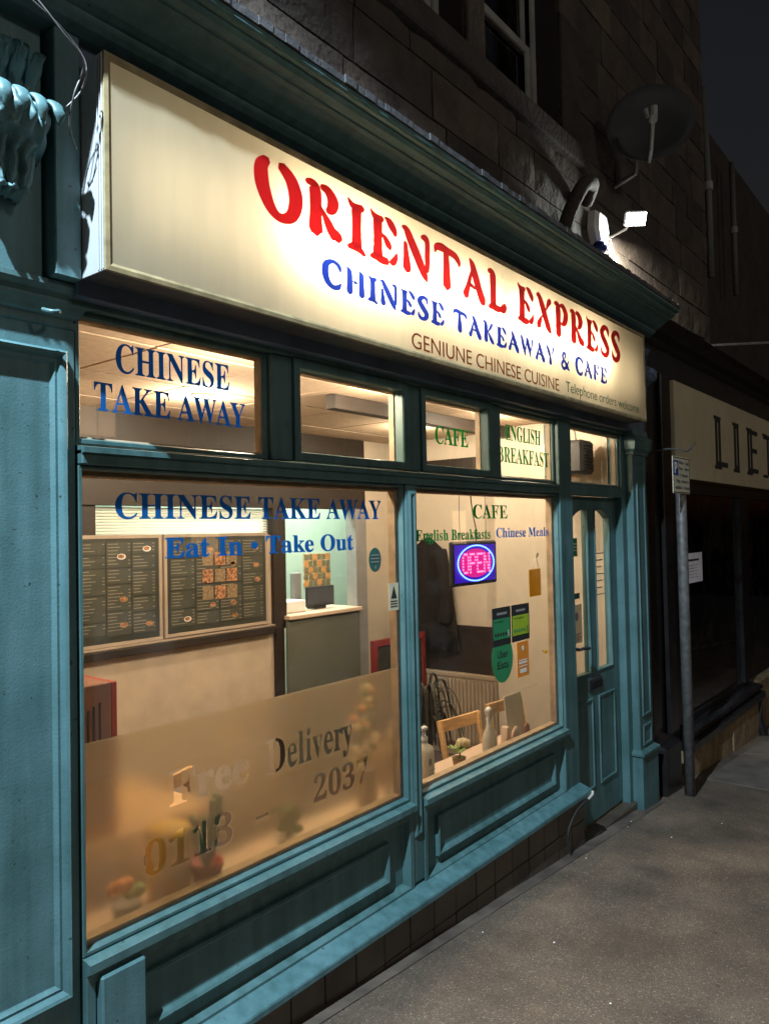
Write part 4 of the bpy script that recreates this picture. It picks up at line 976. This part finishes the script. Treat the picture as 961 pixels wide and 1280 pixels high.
# ------------------------------------------------------------------ OPEN sign and stickers
op = thing('open_sign', 'glowing red and blue LED OPEN sign hanging in the right window', 'neon sign', (3.32, .05, -.16))
box('backing', 3.105, 3.535, .045, .065, -.272, -.052, M['blackmatt'], op, .008)
box('led_glow', 3.128, 3.512, .0425, .0448, -.255, -.070, M['led_halo'], op, .001)  # added glowing sheet standing in for LED light on the black backing
obj('led_glow', disc(NB(), 3.32, .0405, -.162, .150, .072, .0015), M['led_halo_r'], op)
bm = NB()
for k in range(64):
    a = k / 64 * 2 * math.pi; x, z = 3.32 + .170 * math.cos(a), -.162 + .088 * math.sin(a)
    ell(bm, Vector((x, .038, z)), .0062, .003, .0042)
obj('blue_led_ring', bm, M['e_blue'], op)
bm = NB()
DOTS = {'O': ["01110", "10001", "10001", "10001", "10001", "10001", "01110"], 'P': ["11110", "10001", "10001", "11110", "10000", "10000", "10000"], 'E': ["11111", "10000", "10000", "11110", "10000", "10000", "11111"], 'N': ["10001", "11001", "11001", "10101", "10011", "10011", "10001"]}
for li, ch in enumerate('OPEN'):
    for r, row in enumerate(DOTS[ch]):
        for c, b in enumerate(row):
            if b == '1':
                ell(bm, Vector((3.196 + li * .0665 + c * .0118, .0375, -.117 - r * .0150)), .0052, .003, .0058)
obj('red_led_letters', bm, M['e_red'], op)
for xx in (3.20, 3.44): obj('hanging_chain', tube(NB(), [(xx, .055, -.054), (xx + random.uniform(-.01, .01), .055, .06), (xx, .055, .20)], .0022, 5), M['grey_pl'], op)
obj('cable', tube(NB(), spline([(3.30, .055, .20), (3.33, .06, .09), (3.36, .06, 0), (3.35, .055, -.053)]), .003, 5), M['blackmatt'], op)
ys = -.0012
def sticker(name, x0, x1, z0, z1, mt, label, cat='sticker', y=ys):
    t = thing(name, label, cat, ((x0 + x1) / 2, y, z0)); box('backing', x0, x1, y - .0006, y + .0004, z0, z1, mt, t, 0); return t
h1 = sticker('hygiene_sticker', 3.392, 3.580, -.592, -.398, M['print'], 'black and dark green rating sticker, left of the pair in the right window')
box('green_field', 3.402, 3.570, ys - .0016, ys - .0008, -.560, -.455, M['greens'], h1, 0)
text('lettering', 'food hygiene', 3.41, 3.50, -.475, -.465, ys - .002, M['print'], h1, 0, .0003)
for k in range(5): obj('rating_dot', disc(NB(), 3.42 + k * .026, ys - .0024, -.535, .009, .009, .0006, 12), M['print'], h1)
text('lettering', '5', 3.545, 3.562, -.55, -.52, ys - .002, M['white_p'], h1, 0, .0003)
box('print_line', 3.44, 3.54, ys - .0012, ys - .0007, -.436, -.424, M['grey_p'], h1, 0)
h2 = sticker('hygiene_sticker', 3.590, 3.785, -.592, -.398, M['print'], 'black and lime green rating sticker, right of the pair in the right window')
box('lime_field', 3.600, 3.775, ys - .0016, ys - .0008, -.560, -.455, M['lime'], h2, 0)
for k in range(5): obj('rating_dot', disc(NB(), 3.62 + k * .026, ys - .0024, -.535, .009, .009, .0006, 12), M['greens'], h2)
text('lettering', 'food hygiene', 3.61, 3.72, -.475, -.465, ys - .002, M['print'], h2, 0, .0003)
text('lettering', '5', 3.748, 3.765, -.55, -.52, ys - .002, M['print'], h2, 0, .0003)
box('print_line', 3.64, 3.74, ys - .0012, ys - .0007, -.436, -.424, M['grey_p'], h2, 0)
ue = thing('delivery_sticker', 'round green Uber Eats sticker in the right window', 'sticker', (3.49, ys, -.78))
obj('backing', disc(NB(), 3.490, ys, -.662, .106, .122, .0008), M['greens'], ue)
text('lettering', 'Uber', 3.435, 3.545, -.655, -.618, ys - .0006, M['print'], ue, .004, .0004)
text('lettering', 'Eats', 3.435, 3.545, -.710, -.672, ys - .0006, M['print'], ue, .004, .0004)
osr = sticker('order_sticker', 3.640, 3.770, -.785, -.600, M['orange_s'], 'orange rectangular sticker beside the round green one')
obj('symbol', disc(NB(), 3.705, ys - .0016, -.635, .012, .014, .0006, 12), M['white_p'], osr)
for q, (a, b) in enumerate(((-.70, -.695), (-.716, -.706), (-.732, -.727))): box('print_line', 3.66, 3.75, ys - .0012, ys - .0007, a, b, M['white_p'], osr, 0)
box('print_line', 3.672, 3.742, ys - .0012, ys - .0007, -.765, -.744, M['white_p'], osr, 0)
bgs = thing('hanging_card', 'small yellow card hanging by a string at the right of the right window', 'hanging sign', (3.92, .03, -.38))
box('card', 3.855, 3.995, .028, .032, -.375, -.222, M['bagy'], bgs, .002)
obj('string', tube(NB(), [(3.875, .03, -.222), (3.925, .02, -.150), (3.975, .03, -.222)], .0022, 5), M['white_p'], bgs)
obj('sucker', ell(NB(), Vector((3.925, .015, -.142)), .012, .01, .016), M['white_pl'], bgs, smooth=True)
cs_ = thing('round_sticker', 'dull green round sticker near the right side of the left window', 'sticker', (2.465, ys, -.16))
obj('backing', disc(NB(), 2.465, ys, -.112, .040, .050, .0008), M['navy_v'], cs_)
for q in range(3): box('print_line', 2.438, 2.492, ys - .0012, ys - .0007, -.095 - q * .014, -.090 - q * .014, M['grey_p'], cs_, 0)
text('lettering', '4', 2.458, 2.472, -.152, -.135, ys - .0009, M['grey_p'], cs_, 0, .0004)
cc = thing('warning_sticker', 'pale CCTV warning sticker on the right edge of the left window', 'sticker', (2.585, ys, -.33))
box('backing', 2.553, 2.618, ys - .0006, ys + .0004, -.330, -.215, M['cctv'], cc, 0)
bm = NB(); bm.faces.new([bm.verts.new(p) for p in ((2.565, ys - .0012, -.280), (2.606, ys - .0012, -.280), (2.5855, ys - .0012, -.225))]); obj('triangle', bm, M['print'], cc)
for q in range(3): box('print_line', 2.562, 2.609, ys - .0012, ys - .0007, -.294 - q * .011, -.289 - q * .011, M['print'], cc, 0)
# door notices
dn = thing('door_notice', 'white notice low in the left door pane', 'notice', (4.52, .05, -.72))
box('sheet', 4.435, 4.585, .0515, .0535, -.715, -.475, M['white_pl'], dn, 0)
for q in range(4): box('print_line', 4.455, 4.565 - .02 * (q % 2), .0508, .0513, -.66 - q * .012, -.656 - q * .012, M['print'], dn, 0)
obj('symbol', disc(NB(), 4.51, .0505, -.55, .025, .028, .0008, 12), M['grey_p'], dn)
dn2 = thing('door_sticker', 'dark blue strip sticker above the notice on the left door pane', 'sticker', (4.52, .05, -.44))
box('backing', 4.44, 4.56, .0515, .0535, -.440, -.405, M['navy_v'], dn2, 0)
dn3 = thing('door_sticker', 'green licence sticker high in the left door pane', 'sticker', (4.51, .05, -.17))
box('backing', 4.475, 4.545, .0515, .0535, -.175, -.06, M['greens'], dn3, 0)
for q in range(3): box('print_line', 4.485, 4.535, .0508, .0513, -.10 - q * .02, -.092 - q * .02, M['white_p'], dn3, 0)
dn4 = thing('door_sticker', 'faint opening times lettering on the right door pane', 'opening times', (4.88, .05, -.45))
for q in range(7): box('print_line', 4.815, 4.955 - .02 * (q % 3), .0515, .0535, -.17 - q * .045, -.163 - q * .045, M['menu_text'], dn4, 0)
# speaker box behind the door light
spk = thing('speaker_box', 'black slatted box on a wooden block behind the pane over the door', 'speaker', (5.0, .3, .45))
bm = bx(NB(), 4.86, 5.06, .14, .26, .37, .60, .02)
obj('body', bm, M['blackmatt'], spk)
for k in range(9): box('slat', 4.89, 5.03, .132, .1395, .395 + k * .021, .405 + k * .021, M['black'], spk, .001)
bm = bx(NB(), 4.80, 5.15, .275, .40, .36, .58, .004)
obj('block', bm, M['pine'], spk)
obj('cable', tube(NB(), spline([(4.9, .2, .60), (4.85, .2, .68), (4.7, .25, .70), (4.5, .3, .74)]), .004, 5), M['blackmatt'], spk)

# ================================================================== STONE BUILDING ABOVE
sb_ = thing('stone_building', 'sooty coursed stone upper storey with sash windows above the shops', 'building', (4.5, .1, 1.5))
YW = .115
wins = [(2.49, 3.45), (3.64, 4.60), (6.30, 7.05)]
WZ0, WZ1 = 2.55, 4.9
XE = 7.86
def wallseg(x0, x1, z0, z1): box('wall_backing', x0, x1, YW + .012, .60, z0, z1, M['grout'], sb_, 0)
wallseg(-1.0, XE, 1.30, WZ0); wallseg(-1.0, 2.49, WZ0 + .0005, 6.2); wallseg(3.45, 3.64, WZ0 + .0005, WZ1); wallseg(4.60, XE, WZ0 + .0005, 6.2)
wallseg(2.4905, 4.5995, WZ1 + .0005, 6.2)
variants = []
for q in range(10):
    bm = NB(); nx, nz = 5, 3
    g = [[bm.verts.new((i / nx, (0 if 0 < i < nx and 0 < j < nz else .35) * 1.0 + (random.uniform(-.35, .35) if 0 < i < nx and 0 < j < nz else random.uniform(0, .2)), j / nz)) for j in range(nz + 1)] for i in range(nx + 1)]
    for i in range(nx):
        for j in range(nz): bm.faces.new((g[i][j], g[i + 1][j], g[i + 1][j + 1], g[i][j + 1]))
    ed = [e for e in bm.edges if e.is_boundary]; r = bmesh.ops.extrude_edge_only(bm, edges=ed)
    for v in r['geom']:
        if isinstance(v, bmesh.types.BMVert): v.co.y = 1.0
    bmesh.ops.recalc_face_normals(bm, faces=bm.faces)
    me = bpy.data.meshes.new('stone'); bm.to_mesh(me); bm.free(); me.materials.append(M['stone']); variants.append(me)
b0 = BASE[sb_.name]; cnt = 0
def stone(x0, x1, z0, z1, me=None):
    global cnt
    o = bpy.data.objects.new('stone', me or random.choice(variants)); C.objects.link(o); o.parent = sb_; cnt += 1
    o.location = (x0 - b0.x, YW - .012 - random.uniform(0, .008) - b0.y, z0 - b0.z); o.scale = (x1 - x0 - .009, .024, z1 - z0 - .009)
z = 1.50
while z < 5.3:
    h = random.choice((.235, .26, .285)); x = 1.0 + random.uniform(0, .4)
    if z < WZ0 < z + h + .1: h = WZ0 - z
    while x < XE - .05:
        w = random.uniform(.34, .66)
        xe = min(x + w, XE)
        inwin = z + h > WZ0 + .02 and z < WZ1
        if inwin:
            for a, b in ((2.21, 3.45 + .0), (3.45, 4.88)):
                if x < a < xe: xe = a
            if 2.2 <= x < 4.88: x = 4.88; continue
        if xe - x > .06: stone(x, xe, z, z + h)
        x = xe
    z += h
# dressed jambs, sill, mullion pier
for a, b in ((2.21, 2.49), (3.45, 3.64), (4.60, 4.88)):
    for q in range(3): box('jamb_stone', a + .004, b - .004, YW - .022, YW + .16, WZ0 + q * .80 + .004, WZ0 + q * .80 + .796, M['stone'], sb_, .008)
box('window_sill', 2.15, 4.94, YW - .06, YW + .16, WZ0 - .14, WZ0, M['stone'], sb_, .012)
for a, b in wins[:2]:
    y = .275
    f = obj('sash_window', ring(NB(), a, b, WZ0, WZ1, [(0, y + .05), (0, y), (.045, y), (.05, y + .015)], False), M['sash'], sb_)
    obj('sash_frame', ring(NB(), a + .05, b - .05, WZ0 + .02, 3.17, [(0, y + .045), (0, y + .018), (.05, y + .018), (.055, y + .03)], False), M['sash'], f)
    obj('sash_frame', ring(NB(), a + .05, b - .05, 3.12, WZ1 - .02, [(0, y + .07), (0, y + .048), (.05, y + .048), (.055, y + .06)], False), M['sash'], f)
    g = NB(); g.faces.new([g.verts.new(p) for p in ((a, y + .055, WZ0), (b, y + .055, WZ0), (b, y + .055, WZ1), (a, y + .055, WZ1))]); obj('pane', g, M['glass_dk'], f)
    box('dark_room', a, b, y + .3, y + .32, WZ0, WZ1, M['darkroom'], f, 0)
# second building further along
nb = thing('far_building', 'dark stone building set back beyond the satellite dish', 'building', (10, .7, 1.5))
box('wall', 7.87, 26, .62, 1.2, 1.2, 4.9, M['stone'], nb, 0)
box('wall', 5.60, 26, .13, .61, 1.30, 1.75, M['stone'], nb, 0)
for k, (xx, yy, z0_, z1_) in enumerate(((7.93, .10, 2.45, 4.3), (10.35, .45, 2.9, 4.6))):
    d = thing('downpipe', ['pale downpipe at the corner of the stone building right of the dish', 'thinner pale downpipe on the far dark wall'][k], 'downpipe', (xx, yy, z0_), 'downpipes')
    obj('pipe', tube(NB(), [(xx, yy, z0_), (xx, yy, (z0_ + z1_) / 2), (xx - (.0 if k else .10), yy, z1_)], .034, 10), M['pipe_paint'], d, smooth=True)
    obj('joint', lathe(NB(), xx, yy, [(.046, (z0_ + z1_) / 2 - .06), (.046, (z0_ + z1_) / 2 + .02)], 12), M['sash'], d)

# ------------------------------------------------------------------ things on the wall
ds = thing('satellite_dish', 'dark grey mesh satellite dish mounted on the stone wall', 'satellite dish', (5.5, -.2, 2.78))
dc = Vector((5.30, -.22, 2.79)); look = (Vector((0.2, -2.6, .35)) - dc).normalized()
bm = NB(); n = 36; L = []
for k in range(7):
    r = .262 * k / 6 + .001; L.append([(r * 1.08 * math.cos(t * 2 * math.pi / n), r * .86 * math.sin(t * 2 * math.pi / n), .10 * (r / .262) ** 2) for t in range(n)])
loft(bm, L, True, True, False)
q = look.to_track_quat('Z', 'Y'); mm = Matrix.Translation(dc) @ q.to_matrix().to_4x4(); bmesh.ops.transform(bm, matrix=mm, verts=bm.verts)
dsh = obj('reflector', bm, M['dish'], ds, smooth=True)
dsh.modifiers.new('s', 'SOLIDIFY').thickness = .006
bm = NB(); tube(bm, [mm @ Vector((.262 * 1.09 * math.cos(t * 2 * math.pi / 36), .262 * .87 * math.sin(t * 2 * math.pi / 36), .102)) for t in range(37)], .006, 6); obj('rim', bm, M['dish'], ds)
bm = tube(NB(), [mm @ Vector(p) for p in ((0, -.24, .08), (0, -.17, .19), (0, .02, .28))], .012, 6); obj('arm', bm, M['sash'], ds)
bm = tube(NB(), [mm @ Vector(p) for p in ((0, .0, .26), (0, .04, .29), (0, .09, .28))], .026, 8); obj('receiver', bm, M['sash'], ds)
bm = tube(NB(), [mm @ Vector(p) for p in ((-.03, .03, .28), (-.05, .08, .27))], .018, 8); obj('receiver', bm, M['sash'], ds)
obj('mast', tube(NB(), [(5.50, .11, 2.52), (5.46, -.06, 2.55), (5.36, -.14, 2.74)], .02, 8), M['galv'], ds)
flo = thing('floodlight', 'bright white LED floodlight on the wall above the sign', 'floodlight', (5.23, -.22, 2.13))
fc = Vector((5.25, -.13, 2.135)); fl_look = (Vector((3.0, -1.9, .3)) - fc).normalized(); q = fl_look.to_track_quat('-Z', 'Y'); fm = Matrix.Translation(fc) @ q.to_matrix().to_4x4()
bm = bx(NB(), -.074, .074, -.050, .050, .004, .04, .006); bmesh.ops.transform(bm, matrix=fm, verts=bm.verts); obj('housing', bm, M['white_p'], flo)
bm = bx(NB(), -.066, .066, -.042, .042, -.001, .0035); bmesh.ops.transform(bm, matrix=fm, verts=bm.verts); obj('led_panel', bm, M['e_flood'], flo)
obj('bracket', tube(NB(), [(5.36, .10, 2.10), (5.34, -.02, 2.12), tuple(fm @ Vector((0, 0, .045)))], .010, 8), M['white_p'], flo)
lo = alight('floodlight_light', fc + fl_look * .01, fc + fl_look, 14, (.93, 1.0, .93), .16, .10)
lo2 = alight('floodlight_spill', fc + fl_look * .03 + Vector((.0, .0, -.06)), (5.62, .10, 1.45), 55, (1.0, .96, .82), .12, .06, 130)
al = thing('alarm_box', 'white pointed alarm box beside the floodlight', 'alarm box', (5.06, .05, 2.06))
bm = NB(); pts = [(-.10, .12), (-.13, -.02), (-.07, -.17), (.07, -.17), (.13, -.02), (.10, .12)]
loft(bm, [[(5.06 + a * .85, .10, 2.06 + b * .85) for a, b in pts], [(5.06 + a * .85, .05, 2.06 + b * .85) for a, b in pts], [(5.06 + a * .65, .025, 2.06 + b * .7) for a, b in pts]], True, True, True); obj('cover', bm, M['white_p'], al)
obj('strobe', ell(NB(), Vector((4.985, .03, 1.90)), .055, .05, .05), M['bluelens'], al, smooth=True)
cv = thing('wall_socket_box', 'small grey junction box with cables under the floodlight', 'junction box', (5.06, .05, 1.84))
box('cover', 5.26, 5.34, .04, .10, 1.84, 1.92, M['grey_pl'], cv, .006)
obj('cable', tube(NB(), spline([(5.30, .07, 1.92), (5.29, .07, 2.02), (5.22, .07, 2.08)]), .008, 6), M['sash'], cv)
obj('cable', tube(NB(), spline([(5.32, .08, 1.84), (5.5, .09, 1.78), (5.9, .09, 1.76), (6.6, .095, 1.74), (7.6, .095, 1.78)]), .010, 6), M['blackmatt'], cv)
obj('cable', tube(NB(), spline([(5.28, .07, 1.84), (5.15, .06, 1.80), (5.0, .05, 1.72), (4.92, .0, 1.58)]), .007, 6), M['blackmatt'], cv)
pf = thing('vent_cowl', 'curved old pipe cowl on the wall left of the alarm box', 'pipe', (4.5, .0, 1.9))
obj('pipe', tube(NB(), spline([(4.42, .05, 1.75), (4.44, .0, 1.95), (4.56, -.05, 2.16), (4.72, -.04, 2.22), (4.82, .05, 2.16)]), .045, 12), M['stone'], pf, smooth=True)
wi = thing('loose_cable', 'pair of pale loose cables hanging over the carved console', 'cable', (.95, -.2, 1.35))
obj('wire', tube(NB(), spline([(.55, -.24, 1.33), (.80, -.25, 1.305), (.90, -.25, 1.30), (.98, -.26, 1.235), (1.045, -.24, 1.20), (1.03, -.22, 1.12), (1.04, -.18, 1.06), (1.075, -.15, 1.02)]), .0026, 6), M['galv'], wi, smooth=True)
obj('wire', tube(NB(), spline([(.55, -.245, 1.315), (.82, -.26, 1.29), (.93, -.255, 1.27), (1.01, -.24, 1.245), (1.055, -.235, 1.20), (1.05, -.22, 1.14), (1.02, -.20, 1.09)]), .0022, 6), M['galv'], wi, smooth=True)
pc = thing('power_cable', 'black cable with a bare end looping down the tiled plinth by the door', 'cable', (4.1, -.09, -1.7))
obj('cable', tube(NB(), spline([(4.23, -.115, -1.565), (4.10, -.10, -1.60), (4.02, -.085, -1.70), (4.06, -.08, -1.83), (4.10, -.08, -1.86)]), .006, 6), M['blackmatt'], pc, smooth=True)
obj('tip', tube(NB(), [(4.23, -.115, -1.565), (4.29, -.115, -1.555), (4.30, -.115, -1.535)], .007, 6), M['white_pl'], pc)

# ================================================================== DARK NEIGHBOUR SHOP
ns = thing('dark_shopfront', 'closed black painted shopfront with a cream LIE lettered fascia', 'shopfront', (6.4, .05, gz(6.4)))
K = M['black']; NY = .02
box('pilaster', 5.505, 6.36, NY + .01, .20, gz(6) - .1, 1.30, K, ns, .006)
box('pilaster', 5.62, 5.80, NY - .04, NY + .0095, -1.5, 1.2, K, ns, .008)
box('pilaster', 6.02, 6.22, NY - .03, NY + .0095, -1.6, 1.2, K, ns, .008)
box('pilaster_base', 5.62, 5.98, NY - .12, NY - .045, gz(5.7) - .05, -1.60, K, ns, .02)
obj('cornice', prof_x(NB(), 5.52, 14, [(.12, 1.40), (NY, 1.40), (NY - .06, 1.43), (NY - .10, 1.47), (NY - .16, 1.50), (NY - .18, 1.55), (.12, 1.58)]), K, ns)
box('fascia', 5.52, 14, NY, .12, 1.2005, 1.3995, K, ns, .003)
box('fascia_board', 6.365, 11.5, NY - .02, NY + .05, .395, 1.195, M['sig_cream'], ns, .004)
box('fascia_edge', 6.365, 11.5, NY - .024, NY - .0205, .385, .400, K, ns, .002)
LX = [(7.50, 7.92), (8.16, 8.36), (8.70, 9.16), (9.42, 9.95)]
for (a, b), ch in zip(LX, 'LIET'):
    text('lettering', dstruck(ch), a + .02, b, .555, 1.015, NY - .022, M['print'], ns, .012, .004)
    for zz in (.548, 1.012): box('serif', a - .02, a + .20, NY - .027, NY - .0205, zz - .018, zz + .014, M['print'], ns, .002)
box('frame_member', 6.361, 14, NY + .02, .10, .28, .384, K, ns, .004)
box('frame_member', 6.361, 6.52, NY + .02, .10, -1.62, .2795, K, ns, .004)
box('mullion', 8.50, 8.78, NY + .02, .10, -1.62, .2795, K, ns, .004)
box('frame_member', 6.521, 8.499, NY + .04, .10, -1.66, -1.60, K, ns, .004)
for a, b in ((6.52, 8.50), (8.78, 12.5)):
    w = NB(); w.faces.new([w.verts.new(p) for p in ((a, .08, -1.6), (b, .08, -1.6), (b, .08, .28), (a, .08, .28))]); obj('pane', w, M['glass_dk'], ns)
box('back_wall', 6.3, 14, 1.2, 1.25, -2.2, .5, M['darkroom'], ns, 0)
obj('sill', prof_x(NB(), 6.36, 8.80, [(.10, -1.655), (NY - .02, -1.66), (NY - .07, -1.675), (NY - .08, -1.70), (NY - .03, -1.72), (NY - .10, -1.745), (NY - .10, -1.80), (.10, -1.80)]), K, ns)
for k in range(4):
    xa = 6.36 + k * .61
    box('plinth_stone', xa, xa + .60, NY - .07 + random.uniform(-.01, .01), .12, gz(xa) - .2, -1.805, M['plinth_s'], ns, .02)
for k in range(6):
    xa = 8.9 + k * .8
    box('plinth_stone', xa, xa + .79, NY - .02 + random.uniform(-.01, .01), .12, gz(xa) - .4, -1.66, M['plinth_s'], ns, .02)
obj('drain_pipe', tube(NB(), [(8.62, NY - .06, -1.80), (8.62, NY - .06, -2.0), (8.62, NY - .10, gz(8.6))], .05, 10), K, ns)
npn = thing('paper_notice', 'white printed notice taped in the dark neighbouring window', 'notice', (6.75, .07, -.48))
box('sheet', 6.66, 7.25, .0745, .0765, -.495, -.235, M['paper'], npn, 0)
box('print_line', 6.84, 7.15, .0735, .0742, -.305, -.288, M['print'], npn, 0)
for q in range(5): box('print_line', 6.80, 7.12 - .03 * (q % 2), .0735, .0742, -.345 - q * .026, -.340 - q * .026, M['grey_p'], npn, 0)
# bracket arm and projecting lamp at the far right
br = thing('bracket_arm', 'thin metal bracket arm with a lamp sticking out high over the dark shop', 'bracket', (7.6, .1, 1.7))
obj('arm', tube(NB(), [(7.45, .10, 1.68), (8.4, -.62, 1.78)], .014, 8), M['galv'], br)
obj('lamp_head', tube(NB(), [(8.40, -.62, 1.80), (8.43, -.65, 1.60)], .06, 12, [.5, 1.0]), M['galv'], br, smooth=True)
# parking sign on its post
px_, py_ = 5.80, -.205
ps = thing('parking_sign', 'cream parking restriction sign with blue P on a grey post between the shops', 'parking sign', (px_, py_, gz(px_)))
obj('post', lathe(NB(), px_, py_, [(.038, gz(px_) - .05), (.038, .47), (.034, .48)], 18), M['galv'], ps, smooth=True)
box('plate', px_ - .31, px_ + .07, py_ - .046, py_ - .040, .235, .500, M['plate'], ps, .004)
obj('border', ring(NB(), px_ - .304, px_ + .064, .241, .494, [(0, py_ - .0465), (.001, py_ - .0475), (.005, py_ - .0475), (.006, py_ - .0465)], False), M['print'], ps)
box('blue_panel', px_ - .295, px_ - .195, py_ - .0475, py_ - .0465, .365, .470, M['blue_p'], ps, 0)
text('lettering', 'P', px_ - .275, px_ - .215, .378, .458, py_ - .0482, M['white_p'], ps, .03, .0005)
for q, (s, a, b) in enumerate((('Mon - Sat', -.175, .04), ('8am - 6pm', -.175, .04), ('1 hour', -.16, .02), ('No return', -.24, .03), ('within 1 hour', -.28, .05))):
    text('lettering', s, px_ + a, px_ + b, .448 - q * .045, .473 - q * .045, py_ - .0480, M['print'], ps, .0, .0005)
obj('clamp', tube(NB(), spline([(px_ - .05, py_ + .22, .56), (px_ - .08, py_ + .05, .57), (px_ - .03, py_ - .05, .55), (px_ + .05, py_ - .05, .56), (px_ + .12, py_ - .08, .62)]), .007, 6), M['galv'], ps)
lbm = NB()
# litter specks on the pavement
for k in range(9):
    x = random.uniform(1.6, 6.2); y = random.uniform(-1.1, -.1); ell(lbm, Vector((x, y, gz(x) + .004)), random.uniform(.004, .008), random.uniform(.003, .005), .002)
gum = NB()
for k in range(34):
    x = random.uniform(1.4, 7.5); y = random.uniform(-1.7, -.15); q = random.uniform(.006, .012); lathe(gum, x, y, [(q, gz(x) + .0005), (q * .9, gz(x) + .0022)], 9, 1, random.uniform(.7, 1.1))
obj('trodden_gum', gum, M['slab_dark'], label='small dark flattened spots of old chewing gum trodden into the pavement', cat='gum', kind='stuff')
obj('pavement_litter', lbm, M['white_p'], label='small pale chewing gum and paper specks on the pavement', cat='litter', kind='stuff')
# terrace on the far side of the street, seen only as reflections in the panes
te = thing('opposite_terrace', 'dark brick terrace across the street with a few lit windows', 'building', (8, -15.5, gz(8)))
box('wall', -14, 34, -16.5, -15.5, -4.2, 6.5, M['stone'], te, 0)
M['e_win'] = emis('lit_curtained_window', (1, .62, .30), 2.2)
for k in range(14):
    for lv in (0, 1):
        xa = -13 + k * 3.3; za = -.6 + lv * 3.1; lit = (k * 7 + lv * 3) % 4 == 0
        f = box('window', xa, xa + 1.1, -15.52, -15.46, za, za + 1.5, M['sash'], te, 0)
        for q in (0, 1): box('pane', xa + .06 + q * .51, xa + .53 + q * .51, -15.455, -15.445, za + .07, za + 1.43, M['e_win'] if lit else M['darkroom'], f, 0)
# street lamp behind the viewer whose light falls on the shopfront
sl = thing('street_lamp', 'tall grey street lamp at the kerb left of the takeaway', 'street lamp', (STREET.x, -3.0, gz(STREET.x)))
obj('column', tube(NB(), [(STREET.x, -3.0, gz(STREET.x)), (STREET.x, -3.0, 3.9)], .06, 12), M['galv'], sl, smooth=True)
obj('arm', tube(NB(), spline([(STREET.x, -3.0, 3.9), (STREET.x, -2.7, 4.1), (STREET.x, -1.6, 4.12)]), .03, 10), M['galv'], sl, smooth=True)
obj('lantern', bx(NB(), STREET.x - .14, STREET.x + .14, -1.85, -1.25, 4.02, 4.10, .02), M['galv'], sl)
